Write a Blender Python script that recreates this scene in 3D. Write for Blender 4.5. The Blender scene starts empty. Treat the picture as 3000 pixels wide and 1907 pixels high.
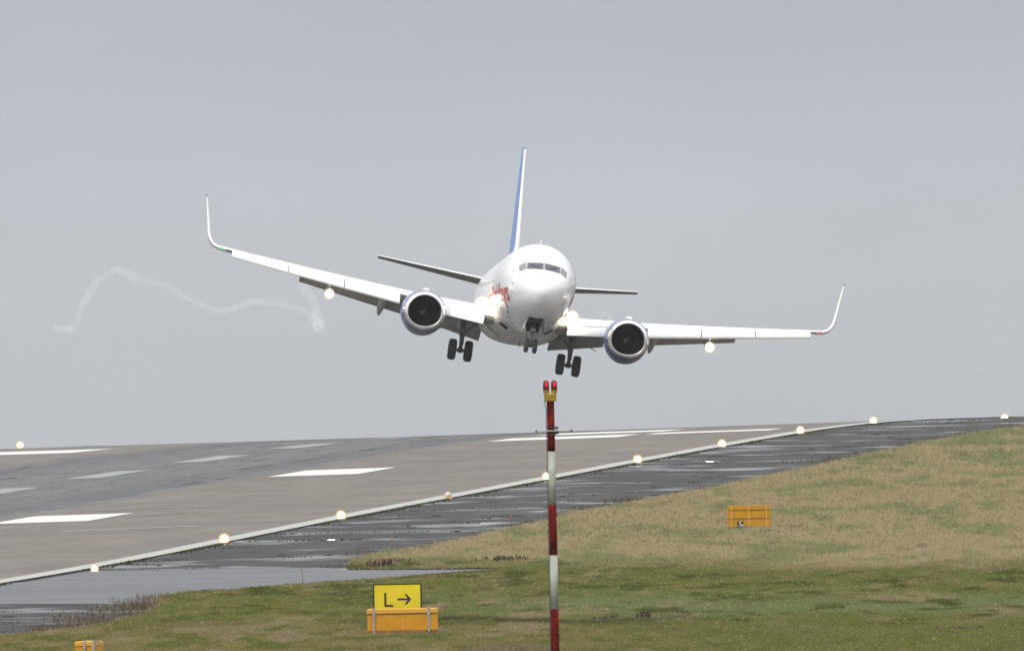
import bpy, math, random
import numpy as np
from mathutils import Vector, Matrix
R = math.radians
random.seed(7); rng = np.random.default_rng(7)
S = bpy.context.scene
COL = S.collection

# ------------------------------------------------------------------ camera
F = 110000.0            # focal length in pixels of the 3000 px wide photograph
ROLL = R(1.15)
cd = bpy.data.cameras.new('camera'); cam = bpy.data.objects.new('camera', cd); COL.objects.link(cam)
cd.sensor_width = 36.0; cd.lens = 36.0 * F / 3000.0
cd.clip_start = 1.0; cd.clip_end = 20000.0
cam.matrix_world = Matrix.Rotation(R(90), 4, 'X') @ Matrix.Rotation(-ROLL, 4, 'Z')
cd.dof.use_dof = True; cd.dof.focus_distance = 1740.0; cd.dof.aperture_fstop = 34.0
S.camera = cam

# ------------------------------------------------------------------ world and sun
SUN_EL, SUN_AZ = 42.0, 205.0
w = bpy.data.worlds.new('World'); S.world = w; w.use_nodes = True
nt = w.node_tree; N = nt.nodes; Lk = nt.links; N.clear()
out = N.new('ShaderNodeOutputWorld'); bg = N.new('ShaderNodeBackground')
sky = N.new('ShaderNodeTexSky'); sky.sky_type = 'NISHITA'; sky.sun_disc = False
sky.sun_elevation = R(SUN_EL); sky.sun_rotation = R(SUN_AZ); sky.dust_density = 4.0; sky.air_density = 1.5
bg.inputs['Strength'].default_value = 0.10
geo = N.new('ShaderNodeTexCoord'); sep = N.new('ShaderNodeSeparateXYZ'); Lk.new(geo.outputs['Generated'], sep.inputs[0])
# wide ramp: overcast, brighter towards the zenith (values are divided by the 0.1 strength)
r1 = N.new('ShaderNodeValToRGB'); Lk.new(sep.outputs['Z'], r1.inputs[0])
e = r1.color_ramp.elements
e[0].position = 0.0; e[0].color = (0.50, 0.525, 0.56, 1)
e[1].position = 1.0; e[1].color = (1.0, 1.0, 1.0, 1)
SKYTOP = 1.45
x = e.new(0.03); x.color = (0.50, 0.53, 0.585, 1)
x = e.new(0.30); x.color = (0.90, 0.92, 0.96, 1)
# cloud bank close above the horizon: soft lighter and darker bands of mist
mp = N.new('ShaderNodeMapping'); mp.inputs['Scale'].default_value = (60, 60, 150); Lk.new(geo.outputs['Generated'], mp.inputs[0])
nz = N.new('ShaderNodeTexNoise'); nz.inputs['Scale'].default_value = 1.0; nz.inputs['Detail'].default_value = 2.0
Lk.new(mp.outputs[0], nz.inputs['Vector'])
mr = N.new('ShaderNodeMapRange'); mr.inputs['From Min'].default_value = 0.3; mr.inputs['From Max'].default_value = 0.7
mr.inputs['To Min'].default_value = 0.97; mr.inputs['To Max'].default_value = 1.035; Lk.new(nz.outputs['Fac'], mr.inputs['Value'])
r2 = N.new('ShaderNodeMapRange'); r2.interpolation_type = 'SMOOTHSTEP'
r2.inputs['From Min'].default_value = -0.004; r2.inputs['From Max'].default_value = 0.0095
Lk.new(sep.outputs['Z'], r2.inputs['Value'])
r3 = N.new('ShaderNodeValToRGB'); Lk.new(r2.outputs[0], r3.inputs[0]); e = r3.color_ramp.elements
e[0].position = 0.0; e[0].color = (0.50, 0.53, 0.565, 1); e[1].position = 1.0; e[1].color = (0.48, 0.51, 0.57, 1)
x = e.new(0.33); x.color = (0.53, 0.555, 0.595, 1)
x = e.new(0.62); x.color = (0.52, 0.55, 0.605, 1)
blend = N.new('ShaderNodeMapRange'); blend.inputs['From Min'].default_value = 0.0095; blend.inputs['From Max'].default_value = 0.04
Lk.new(sep.outputs['Z'], blend.inputs['Value'])
mxa = N.new('ShaderNodeMix'); mxa.data_type = 'RGBA'
Lk.new(blend.outputs[0], mxa.inputs[0]); Lk.new(r3.outputs[0], mxa.inputs[6]); Lk.new(r1.outputs[0], mxa.inputs[7])
lift = N.new('ShaderNodeMapRange'); lift.inputs['From Min'].default_value = 0.05; lift.inputs['From Max'].default_value = 0.6
lift.inputs['To Min'].default_value = 1.0; lift.inputs['To Max'].default_value = SKYTOP; Lk.new(sep.outputs['Z'], lift.inputs['Value'])
sc0 = N.new('ShaderNodeVectorMath'); sc0.operation = 'SCALE'; Lk.new(mxa.outputs[2], sc0.inputs[0]); Lk.new(lift.outputs[0], sc0.inputs['Scale'])
sc = N.new('ShaderNodeVectorMath'); sc.operation = 'SCALE'; Lk.new(sc0.outputs[0], sc.inputs[0]); Lk.new(mr.outputs[0], sc.inputs['Scale'])
sc2 = N.new('ShaderNodeVectorMath'); sc2.operation = 'SCALE'; Lk.new(sc.outputs[0], sc2.inputs[0]); sc2.inputs['Scale'].default_value = 10.0
mxb = N.new('ShaderNodeMix'); mxb.data_type = 'RGBA'; mxb.inputs[0].default_value = 0.95
Lk.new(sky.outputs[0], mxb.inputs[6]); Lk.new(sc2.outputs[0], mxb.inputs[7])
Lk.new(mxb.outputs[2], bg.inputs[0]); Lk.new(bg.outputs[0], out.inputs[0])

sd = bpy.data.lights.new('sun', 'SUN'); sd.energy = 1.5; sd.angle = R(12); sd.color = (1, 0.96, 0.90)
sun = bpy.data.objects.new('sun', sd); COL.objects.link(sun); sun.rotation_euler = (R(90 - SUN_EL), 0, R(-(SUN_AZ - 180)))
S.view_settings.view_transform = 'Standard'; S.view_settings.look = 'None'
S.view_settings.exposure = 0.0; S.view_settings.gamma = 1.0
S.cycles.max_bounces = 6; S.cycles.volume_bounces = 1; S.cycles.sample_clamp_indirect = 4.0

# ------------------------------------------------------------------ helpers
def tag(o, label=None, cat=None, group=None, kind=None):
    if label: o['label'] = label
    if cat: o['category'] = cat
    if group: o['group'] = group
    if kind: o['kind'] = kind
    return o
def link(o, parent=None):
    COL.objects.link(o)
    if parent is not None: o.parent = parent
    return o
def empty(name, loc=(0, 0, 0), rot=None):
    o = bpy.data.objects.new(name, None); o.empty_display_size = 0.3; o.location = loc
    if rot is not None: o.rotation_euler = rot
    return link(o)
def mesh(name, V, Fc, mat, parent=None, smooth=False, mats=None, mi=None):
    me = bpy.data.meshes.new(name); me.from_pydata([tuple(map(float, v)) for v in V], [], Fc); me.update()
    for m in (mats or [mat]): me.materials.append(m)
    if mi is not None: me.polygons.foreach_set('material_index', mi)
    if smooth: me.polygons.foreach_set('use_smooth', [True] * len(me.polygons))
    return link(bpy.data.objects.new(name, me), parent)
class MB:
    """collects shapes into one mesh"""
    def __init__(s): s.V = []; s.F = []; s.M = []; s.mi = 0
    def add(s, V, Fc):
        n = len(s.V); s.V += [tuple(map(float, v)) for v in V]; s.F += [tuple(i + n for i in f) for f in Fc]; s.M += [s.mi] * len(Fc); return s
    def box(s, c, d, b=0.0, rot=None):
        x, y, z = d[0] / 2, d[1] / 2, d[2] / 2; b = min(b, x * .9, y * .9, z * .9)
        P = []
        if b <= 0:
            for sx in (-1, 1):
                for sy in (-1, 1):
                    for sz in (-1, 1): P.append(Vector((sx * x, sy * y, sz * z)))
            Fc = [(0, 1, 3, 2), (4, 6, 7, 5), (0, 4, 5, 1), (2, 3, 7, 6), (0, 2, 6, 4), (1, 5, 7, 3)]
        else:
            # bevelled in plan (vertical edges) and top/bottom chamfer
            rings = []
            for z_, q in ((-z, b), (-z + b, 0), (z - b, 0), (z, b)):
                rg = []
                for sx, sy in ((1, 1), (-1, 1), (-1, -1), (1, -1)):
                    X, Y = sx * (x - q), sy * (y - q)
                    a = (X - sx * b, Y); c2 = (X, Y - sy * b)
                    if sx * sy > 0: rg += [c2, a]
                    else: rg += [a, c2]
                rings.append([Vector((p[0], p[1], z_)) for p in rg])
            P = [p for rg in rings for p in rg]; Fc = []
            for i in range(3):
                for j in range(8):
                    k = (j + 1) % 8; Fc.append((i * 8 + j, i * 8 + k, (i + 1) * 8 + k, (i + 1) * 8 + j))
            Fc.append(tuple(range(7, -1, -1))); Fc.append(tuple(range(24, 32)))
        if rot is not None: P = [rot @ p for p in P]
        return s.add([p + Vector(c) for p in P], Fc)
    def tube(s, pts, rad, n=10, cap=True):
        pts = [Vector(p) for p in pts]
        if not hasattr(rad, '__len__'): rad = [rad] * len(pts)
        V = []; Fc = []; up = None
        for i, p in enumerate(pts):
            t = (pts[min(i + 1, len(pts) - 1)] - pts[max(i - 1, 0)]).normalized()
            if up is None:
                up = Vector((0, 0, 1)) if abs(t.z) < .9 else Vector((1, 0, 0))
            a = t.cross(up).normalized(); b = a.cross(t).normalized(); up = b
            for k in range(n):
                th = 2 * math.pi * k / n; V.append(p + (a * math.cos(th) + b * math.sin(th)) * rad[i])
        for i in range(len(pts) - 1):
            for k in range(n):
                k2 = (k + 1) % n; Fc.append((i * n + k, i * n + k2, (i + 1) * n + k2, (i + 1) * n + k))
        if cap: Fc.append(tuple(range(n))[::-1]); Fc.append(tuple((len(pts) - 1) * n + k for k in range(n)))
        return s.add(V, Fc)
    def sphere(s, c, r, nu=16, nv=10):
        rr = r if hasattr(r, '__len__') else (r, r, r)
        V = [(c[0], c[1], c[2] + rr[2])]; Fc = []
        for i in range(1, nv):
            ph = math.pi * i / nv
            for j in range(nu):
                th = 2 * math.pi * j / nu
                V.append((c[0] + rr[0] * math.sin(ph) * math.cos(th), c[1] + rr[1] * math.sin(ph) * math.sin(th), c[2] + rr[2] * math.cos(ph)))
        V.append((c[0], c[1], c[2] - rr[2])); L = len(V) - 1
        for j in range(nu):
            k = (j + 1) % nu
            Fc.append((0, 1 + j, 1 + k)); Fc.append((L, 1 + (nv - 2) * nu + k, 1 + (nv - 2) * nu + j))
            for i in range(nv - 2): a = 1 + i * nu; Fc.append((a + j, a + nu + j, a + nu + k, a + k))
        return s.add(V, Fc)
    def loft(s, rings, closed=True, cap0=False, cap1=False):
        n = len(rings[0]); V = [p for r_ in rings for p in r_]; Fc = []
        for i in range(len(rings) - 1):
            for j in range(n if closed else n - 1):
                k = (j + 1) % n; Fc.append((i * n + j, i * n + k, (i + 1) * n + k, (i + 1) * n + j))
        if cap0: Fc.append(tuple(range(n))[::-1])
        if cap1: Fc.append(tuple((len(rings) - 1) * n + k for k in range(n)))
        return s.add(V, Fc)
    def build(s, name, mat, parent=None, smooth=False, mats=None):
        o = mesh(name, s.V, s.F, mat, parent, smooth, mats, s.M if mats else None)
        return o
def fix_normals(o):
    import bmesh
    bm = bmesh.new(); bm.from_mesh(o.data); bmesh.ops.recalc_face_normals(bm, faces=bm.faces); bm.to_mesh(o.data); bm.free(); return o

# ------------------------------------------------------------------ materials
def mat(name, col, rough=0.5, metal=0.0, spec=0.5, coat=0.0, noise=0.0, nscale=4.0, emit=None, estr=0.0, bump=0.0, stretch=(1, 1, 1), rvar=0.0, col2=None, coords='Object'):
    m = bpy.data.materials.new(name); m.use_nodes = True; t = m.node_tree; b = t.nodes['Principled BSDF']
    b.inputs['Base Color'].default_value = (*col, 1); b.inputs['Roughness'].default_value = rough; b.inputs['Metallic'].default_value = metal
    b.inputs['Specular IOR Level'].default_value = spec; b.inputs['Coat Weight'].default_value = coat; b.inputs['Coat Roughness'].default_value = .08
    if emit: b.inputs['Emission Color'].default_value = (*emit, 1); b.inputs['Emission Strength'].default_value = estr
    if noise or bump or rvar or col2:
        tc = t.nodes.new('ShaderNodeTexCoord'); mp = t.nodes.new('ShaderNodeMapping'); mp.inputs['Scale'].default_value = stretch
        t.links.new(tc.outputs[coords], mp.inputs[0]); nz = t.nodes.new('ShaderNodeTexNoise'); nz.inputs['Scale'].default_value = nscale; nz.inputs['Detail'].default_value = 6
        t.links.new(mp.outputs[0], nz.inputs['Vector'])
        if noise or col2:
            mx = t.nodes.new('ShaderNodeMix'); mx.data_type = 'RGBA'
            a = tuple(c * (1 - noise) for c in col); c2 = col2 or tuple(min(1, c * (1 + noise)) for c in col)
            mx.inputs[6].default_value = (*a, 1); mx.inputs[7].default_value = (*c2, 1)
            rm = t.nodes.new('ShaderNodeMapRange'); rm.inputs['From Min'].default_value = .35; rm.inputs['From Max'].default_value = .65
            t.links.new(nz.outputs['Fac'], rm.inputs['Value']); t.links.new(rm.outputs[0], mx.inputs[0]); t.links.new(mx.outputs[2], b.inputs['Base Color'])
        if rvar:
            rm2 = t.nodes.new('ShaderNodeMapRange'); rm2.inputs['From Min'].default_value = .35; rm2.inputs['From Max'].default_value = .65
            rm2.inputs['To Min'].default_value = rough - rvar; rm2.inputs['To Max'].default_value = rough + rvar
            t.links.new(nz.outputs['Fac'], rm2.inputs['Value']); t.links.new(rm2.outputs[0], b.inputs['Roughness'])
        if bump:
            bp = t.nodes.new('ShaderNodeBump'); bp.inputs['Strength'].default_value = bump; bp.inputs['Distance'].default_value = .02
            t.links.new(nz.outputs['Fac'], bp.inputs['Height']); t.links.new(bp.outputs[0], b.inputs['Normal'])
    return m
def emis(name, col, s):
    m = bpy.data.materials.new(name); m.use_nodes = True; t = m.node_tree; t.nodes.clear()
    o = t.nodes.new('ShaderNodeOutputMaterial'); e = t.nodes.new('ShaderNodeEmission'); e.inputs[0].default_value = (*col, 1); e.inputs[1].default_value = s
    t.links.new(e.outputs[0], o.inputs[0]); return m
def glow_shell(name, col, s, fac):  # translucent emitter shell, imitates the glow around a lamp
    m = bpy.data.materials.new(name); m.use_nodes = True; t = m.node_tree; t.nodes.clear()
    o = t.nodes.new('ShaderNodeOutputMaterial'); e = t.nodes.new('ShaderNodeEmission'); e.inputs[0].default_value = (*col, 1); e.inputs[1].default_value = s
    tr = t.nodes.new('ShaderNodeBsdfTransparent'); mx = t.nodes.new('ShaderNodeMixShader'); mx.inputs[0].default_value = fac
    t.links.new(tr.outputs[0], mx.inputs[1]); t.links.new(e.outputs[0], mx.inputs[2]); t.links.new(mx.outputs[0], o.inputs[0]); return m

M = {}
M['white'] = mat('aircraft_white', (0.86, 0.86, 0.85), .28, spec=.5, coat=.4, noise=.02, nscale=1.5)
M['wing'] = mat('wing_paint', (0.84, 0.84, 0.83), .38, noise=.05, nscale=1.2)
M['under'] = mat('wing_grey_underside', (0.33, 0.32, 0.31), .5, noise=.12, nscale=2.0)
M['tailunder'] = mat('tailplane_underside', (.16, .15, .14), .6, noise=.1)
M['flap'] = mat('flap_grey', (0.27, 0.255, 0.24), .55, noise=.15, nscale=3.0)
M['chrome'] = mat('polished_lip', (0.82, 0.83, 0.84), .32, metal=1.0)
M['nacelle'] = mat('nacelle_silver', (0.22, 0.225, 0.28), .30, metal=.85, noise=.2, nscale=1.5)
M['dark'] = mat('dark_cavity', (0.005, 0.005, 0.006), .8)
M['fan'] = mat('fan_metal', (0.008, 0.007, 0.007), .7, metal=.0)
M['spin'] = mat('spinner_grey', (0.012, 0.012, 0.013), .4)
M['spiral'] = mat('spinner_white', (0.16, 0.15, 0.16), .5)
M['tyre'] = mat('tyre_rubber', (0.032, 0.032, 0.034), .75, noise=.2, nscale=5)
M['rim'] = mat('wheel_rim', (0.35, 0.35, 0.35), .4, metal=.5)
M['gear'] = mat('gear_grey', (0.20, 0.20, 0.19), .45, metal=.3, noise=.2, nscale=6)
M['glass'] = mat('cockpit_glass', (0.045, 0.055, 0.085), .08, spec=.7)
M['glassr'] = mat('side_cockpit_glass', (0.20, 0.22, 0.23), .12, spec=.7)
M['seal'] = mat('window_seal', (0.42, 0.42, 0.40), .5)
M['blue'] = mat('fin_blue', (0.06, 0.16, 0.44), .35, coat=.3, noise=.08, nscale=1)
M['red'] = mat('lettering_red', (0.62, 0.035, 0.02), .4)
M['purple'] = mat('lettering_purple', (0.16, 0.06, 0.28), .4)
M['lamp'] = emis('landing_lamp', (1.0, 0.86, 0.60), 170)
M['lamps'] = emis('small_lamp', (1.0, 0.90, 0.68), 40)
M['halo'] = glow_shell('lamp_glow_outer', (1.0, 0.60, 0.24), 1.1, .30)  # outer warm rim of the imitated glow around edge lamps
M['glow_inner'] = glow_shell('lamp_glow_inner', (1.0, 0.80, 0.45), 1.6, .65)  # inner, brighter layer of that imitated glow
M['halo2'] = glow_shell('landing_glow_outer', (1.0, 0.80, 0.48), 1.05, .20); M['glow_inner2'] = glow_shell('landing_glow_inner', (1.0, 0.90, 0.68), 2.2, .6)  # imitated glow in two layers around the aircraft bulbs
M['edge'] = emis('edge_lamp', (1.0, 0.86, 0.58), 60)
M['navg'] = emis('nav_green', (0.05, 1.0, 0.35), 1.3)
M['navr'] = emis('nav_red', (1.0, 0.06, 0.04), 1.3)
M['panel_line'] = mat('panel_gap', (0.05, 0.045, 0.04), .7)

# ------------------------------------------------------------------ ground surface
TH = R(3.682)     # the runway runs away from the camera, turned 3.7 degrees to the right
SS = np.array([-2000, 0, 700, 900, 1000, 1100, 1180, 1231, 1277, 1337, 1399, 1461, 1521, 1580, 1638, 1697, 1744, 1800, 1860, 1930, 2000, 2200, 3000, 9000.])
ZZ = np.array([-8.6, -8.6, -8.62, -8.6, -8.55, -8.4, -8.2, -8.0, -7.75, -7.3, -6.85, -6.45, -6.05, -5.66, -5.3, -4.98, -4.85, -4.88, -5.02, -5.3, -5.9, -10, -40, -60.])
_fine = np.arange(-2000, 9001, 4.0); _raw = np.interp(_fine, SS, ZZ)
_k = np.ones(11) / 11; _sm = np.convolve(np.pad(_raw, 5, mode='edge'), _k, mode='valid')
def zg(X, Y):
    X = np.asarray(X, float); Y = np.asarray(Y, float)
    s = X * math.sin(TH) + Y * math.cos(TH); p = -X * math.cos(TH) + Y * math.sin(TH)
    return np.interp(s, _fine, _sm) - 0.016 * (np.clip(p - 96, 0, 70) - .004 * np.clip(p - 96, 0, 70) ** 2 * 1.3)
def sp(s, p):  # runway chainage, offset -> X, Y
    return s * math.sin(TH) - p * math.cos(TH), s * math.cos(TH) + p * math.sin(TH)
def px(x, y, Y=None):
    """a line of sight of the photograph: the ground point it meets, or the point at distance Y"""
    dx = x - 1500; dy = 953.5 - y
    U = dx * math.cos(ROLL) + dy * math.sin(ROLL); V = -dx * math.sin(ROLL) + dy * math.cos(ROLL)
    if Y is not None: return Vector((U / F * Y, Y, V / F * Y))
    a = np.arange(700, 2300, .25); X = U / F * a; d = V / F * a - zg(X, a); i = int(np.argmax(d < 0))
    return Vector((X[i], a[i], V / F * a[i]))

def sheet(name, poly, mat_, dz, step=3.0, ylim=None):
    """flat-lying sheet that follows the ground; poly is a plan outline cut into cross strips"""
    P = np.array([(p[0], p[1]) for p in poly]); n = len(P)
    y0, y1 = P[:, 1].min(), P[:, 1].max()
    ys = np.unique(np.r_[np.arange(y0 + 1e-4, y1, step), P[:, 1], y1 - 1e-4]); ys = ys[(ys > y0) & (ys < y1)]
    def cuts(y):
        xs = []
        for i in range(n):
            a, b = P[i], P[(i + 1) % n]
            if (a[1] > y) != (b[1] > y): xs.append(a[0] + (y - a[1]) / (b[1] - a[1]) * (b[0] - a[0]))
        return sorted(xs)
    V = []; Fc = []
    for ya, yb in zip(ys[:-1], ys[1:]):
        e_ = (yb - ya) * 1e-3
        ca, cb = cuts(ya + e_), cuts(yb - e_)
        if len(ca) != len(cb): continue
        for k in range(0, len(ca), 2):
            m_ = max(1, int(max(ca[k + 1] - ca[k], cb[k + 1] - cb[k]) / 2.5))
            for j in range(m_):
                q = [(ca[k] + (ca[k + 1] - ca[k]) * j / m_, ya), (ca[k] + (ca[k + 1] - ca[k]) * (j + 1) / m_, ya),
                     (cb[k] + (cb[k + 1] - cb[k]) * (j + 1) / m_, yb), (cb[k] + (cb[k + 1] - cb[k]) * j / m_, yb)]
                i0 = len(V); V += [(a, b, float(zg(a, b)) + dz) for a, b in q]; Fc.append((i0, i0 + 1, i0 + 2, i0 + 3))
    return mesh(name, V, Fc, mat_)
def strip(name, s0, s1, p0, p1, mat_, dz, step=3.0):
    q = []
    for s in np.arange(s0, s1 + .01, max(.5, (s1 - s0) / max(1, round((s1 - s0) / 20)))): q.append(sp(s, p0))
    for s in np.arange(s1, s0 - .01, -max(.5, (s1 - s0) / max(1, round((s1 - s0) / 20)))): q.append(sp(s, p1))
    return sheet(name, q, mat_, dz, step)

# ground materials ----------------------------------------------------------
def ground_mat(name, layers, base, rough, rr=None, spec=.3, bump=0.0, bs=3.0, rcoord=None):
    """base colour mixed with noise layers: (scale, stretch xyz, lo, hi, colour, amount)"""
    m = bpy.data.materials.new(name); m.use_nodes = True; t = m.node_tree; b = t.nodes['Principled BSDF']; nn = t.nodes; ll = t.links
    tc = nn.new('ShaderNodeTexCoord'); rot = nn.new('ShaderNodeMapping'); rot.inputs['Rotation'].default_value = (0, 0, TH); ll.new(tc.outputs['Object'], rot.inputs[0])
    cur = None
    def noise(scale, st, lo, hi, det=5):
        mp = nn.new('ShaderNodeMapping'); mp.inputs['Scale'].default_value = st; ll.new(rot.outputs[0], mp.inputs[0])
        nz = nn.new('ShaderNodeTexNoise'); nz.inputs['Scale'].default_value = scale; nz.inputs['Detail'].default_value = det; nz.inputs['Roughness'].default_value = .6
        ll.new(mp.outputs[0], nz.inputs['Vector']); r_ = nn.new('ShaderNodeMapRange'); r_.inputs['From Min'].default_value = lo; r_.inputs['From Max'].default_value = hi
        ll.new(nz.outputs['Fac'], r_.inputs['Value']); return r_.outputs[0]
    for (scale, st, lo, hi, col, amt) in layers:
        f_ = noise(scale, st, lo, hi); mu = nn.new('ShaderNodeMath'); mu.operation = 'MULTIPLY'; mu.inputs[1].default_value = amt; ll.new(f_, mu.inputs[0])
        mx = nn.new('ShaderNodeMix'); mx.data_type = 'RGBA'; ll.new(mu.outputs[0], mx.inputs[0])
        if cur is None: mx.inputs[6].default_value = (*base, 1)
        else: ll.new(cur, mx.inputs[6])
        mx.inputs[7].default_value = (*col, 1); cur = mx.outputs[2]
    if cur is not None: ll.new(cur, b.inputs['Base Color'])
    else: b.inputs['Base Color'].default_value = (*base, 1)
    b.inputs['Specular IOR Level'].default_value = spec; b.inputs['Roughness'].default_value = rough
    if rr:
        f_ = noise(*rr[:4], det=2.2); mm = nn.new('ShaderNodeMapRange'); mm.inputs['To Min'].default_value = rr[4]; mm.inputs['To Max'].default_value = rr[5]
        ll.new(f_, mm.inputs['Value']); ll.new(mm.outputs[0], b.inputs['Roughness'])
        if len(rr) > 6:
            m2 = nn.new('ShaderNodeMapRange'); m2.inputs['To Min'].default_value = rr[6]; m2.inputs['To Max'].default_value = rr[7]
            ll.new(f_, m2.inputs['Value']); ll.new(m2.outputs[0], b.inputs['Specular IOR Level'])
    if bump:
        nz = nn.new('ShaderNodeTexNoise'); nz.inputs['Scale'].default_value = bs; ll.new(rot.outputs[0], nz.inputs['Vector'])
        bp = nn.new('ShaderNodeBump'); bp.inputs['Strength'].default_value = bump; bp.inputs['Distance'].default_value = .01
        ll.new(nz.outputs['Fac'], bp.inputs['Height']); ll.new(bp.outputs[0], b.inputs['Normal'])
    return m
M['runway'] = ground_mat('runway_asphalt', [
    (.5, (1, .25, 1), .35, .65, (.25, .222, .197), .7), (.12, (1.2, .3, 1), .45, .7, (.155, .145, .138), .7), (1.1, (.10, 1.4, 1), .55, .72, (.135, .125, .12), .6), (6, (.35, 1, 1), .5, .75, (.15, .135, .125), .55),
    (2.2, (.12, 1.6, 1), .62, .72, (.31, .29, .27), .5)], (.176, .158, .141), 1.0, spec=.05)
M['rubber_unused'] = None
_r = ground_mat('rubber_marked_asphalt', [
    (.6, (1.5, .05, 1), .4, .6, (.15, .153, .16), .8), (3, (2.0, .08, 1), .52, .7, (.085, .088, .095), .7),
    (5, (.3, 1.2, 1), .5, .75, (.24, .23, .22), .4)], (.19, .19, .19), .95, spec=.08)
def add_lane(m):
    t = m.node_tree; nn = t.nodes; ll = t.links; b = nn['Principled BSDF']; src = b.inputs['Base Color'].links[0].from_socket
    tc = nn.new('ShaderNodeTexCoord'); rot = nn.new('ShaderNodeMapping'); rot.inputs['Rotation'].default_value = (0, 0, TH); ll.new(tc.outputs['Object'], rot.inputs[0])
    sp_ = nn.new('ShaderNodeSeparateXYZ'); ll.new(rot.outputs[0], sp_.inputs[0])
    def noise(scale, st, det=4):
        mp = nn.new('ShaderNodeMapping'); mp.inputs['Scale'].default_value = st; ll.new(rot.outputs[0], mp.inputs[0]); nz = nn.new('ShaderNodeTexNoise'); nz.inputs['Scale'].default_value = scale; nz.inputs['Detail'].default_value = det
        ll.new(mp.outputs[0], nz.inputs['Vector']); return nz.outputs['Fac']
    def math_(op, a, c):
        n_ = nn.new('ShaderNodeMath'); n_.operation = op
        for i, v in enumerate((a, c)):
            if isinstance(v, (int, float)): n_.inputs[i].default_value = v
            else: ll.new(v, n_.inputs[i])
        return n_.outputs[0]
    def rng_(v, a, c, d=0., e_=1.):
        n_ = nn.new('ShaderNodeMapRange'); n_.interpolation_type = 'SMOOTHSTEP'; ll.new(v, n_.inputs['Value'])
        for k_, q in zip(('From Min', 'From Max', 'To Min', 'To Max'), (a, c, d, e_)): n_.inputs[k_].default_value = q
        return n_.outputs[0]
    off = math_('ABSOLUTE', math_('ADD', sp_.outputs['X'], 119.2), 0)               # distance from the centreline
    off = math_('ADD', off, math_('MULTIPLY', math_('SUBTRACT', noise(.6, (1, .08, 1)), .5), 5.0))
    lane = rng_(off, 9.6, 7.0)
    streak = rng_(noise(1.6, (1.4, .035, 1), 6), .40, .66); streak2 = rng_(noise(5.0, (1.6, .05, 1), 6), .50, .68)
    two = rng_(math_('ABSOLUTE', math_('SUBTRACT', off, 6.3), 0), 2.4, .3)             # heaviest where the main wheels land
    start = rng_(sp_.outputs['Y'], 1250, 1400)
    c1 = nn.new('ShaderNodeMix'); c1.data_type = 'RGBA'; ll.new(streak, c1.inputs[0]); c1.inputs[6].default_value = (.175, .172, .168, 1); c1.inputs[7].default_value = (.128, .132, .140, 1)
    c2 = nn.new('ShaderNodeMix'); c2.data_type = 'RGBA'; ll.new(math_('MULTIPLY', streak2, .55), c2.inputs[0]); ll.new(c1.outputs[2], c2.inputs[6]); c2.inputs[7].default_value = (.075, .08, .09, 1)
    c3_ = nn.new('ShaderNodeMix'); c3_.data_type = 'RGBA'; ll.new(math_('MULTIPLY', two, .35), c3_.inputs[0]); ll.new(c2.outputs[2], c3_.inputs[6]); c3_.inputs[7].default_value = (.095, .10, .115, 1)
    fin_ = nn.new('ShaderNodeMix'); fin_.data_type = 'RGBA'; ll.new(math_('MULTIPLY', lane, start), fin_.inputs[0]); ll.new(src, fin_.inputs[6]); ll.new(c3_.outputs[2], fin_.inputs[7]); ll.new(fin_.outputs[2], b.inputs['Base Color'])
add_lane(M['runway'])
M['mark'] = ground_mat('runway_paint', [(1.5, (.5, .5, 1), .45, .7, (.60, .60, .57), .6), (9, (1, .5, 1), .6, .75, (.35, .34, .31), .4)], (.64, .64, .62), .9, spec=.1)
M['markworn'] = ground_mat('worn_runway_paint', [(1.2, (1.5, .2, 1), .4, .65, (.26, .27, .27), .8), (8, (1, .5, 1), .45, .75, (.20, .20, .20), .6)], (.33, .34, .34), .9, spec=.1)
M['line'] = ground_mat('edge_line_paint', [(.7, (.5, .3, 1), .4, .7, (.38, .39, .36), .6), (7, (1, .6, 1), .55, .75, (.24, .24, .21), .6)], (.43, .435, .41), .9, spec=.1)
M['shoulder'] = ground_mat('wet_shoulder_asphalt', [
    (.35, (.8, .35, 1), .40, .62, (.062, .061, .060), .9), (1.2, (.5, .8, 1), .5, .7, (.020, .020, .021), .7), (11, (1, 1, 1), .55, .7, (.075, .072, .07), .3)],
    (.040, .040, .040), .5, rr=(.16, (1.3, .55, 1), .53, .68, .74, .16, .10, .5), bump=.06, bs=3)
M['taxi'] = ground_mat('taxiway_asphalt', [
    (.25, (.3, 1, 1), .4, .65, (.15, .155, .165), .8), (5, (.4, 1, 1), .5, .7, (.11, .113, .12), .5)], (.145, .15, .158), .6, rr=(.3, (.12, .5, 1),   .4, .7, .85, .6), spec=.15)
M['soil'] = ground_mat('grassland_soil', [(.3, (1, .2, 1), .4, .6, (.10, .085, .05), .8), (3, (1, 1, 1), .45, .65, (.055, .06, .025), .7)], (.085, .085, .04), 1.0, spec=.05)
M['puddle'] = mat('puddle_water', (.02, .022, .025), .03, spec=.6)

# setting -------------------------------------------------------------------
# one sheet to the horizon
xs = np.unique(np.r_[np.linspace(-6000, -150, 14), np.linspace(-150, 150, 41), np.linspace(150, 6000, 14)])
ys = np.unique(np.r_[np.linspace(-1500, 900, 20), np.linspace(900, 2400, 251), np.linspace(2400, 9000, 30)])
XX, YY = np.meshgrid(xs, ys); ZG = zg(XX, YY) - .25
V = np.c_[XX.ravel(), YY.ravel(), ZG.ravel()]; nx = len(xs)
Fc = [(i * nx + j, i * nx + j + 1, (i + 1) * nx + j + 1, (i + 1) * nx + j) for i in range(len(ys) - 1) for j in range(nx - 1)]
tag(mesh('ground', V, Fc, M['soil']), kind='structure')

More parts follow.
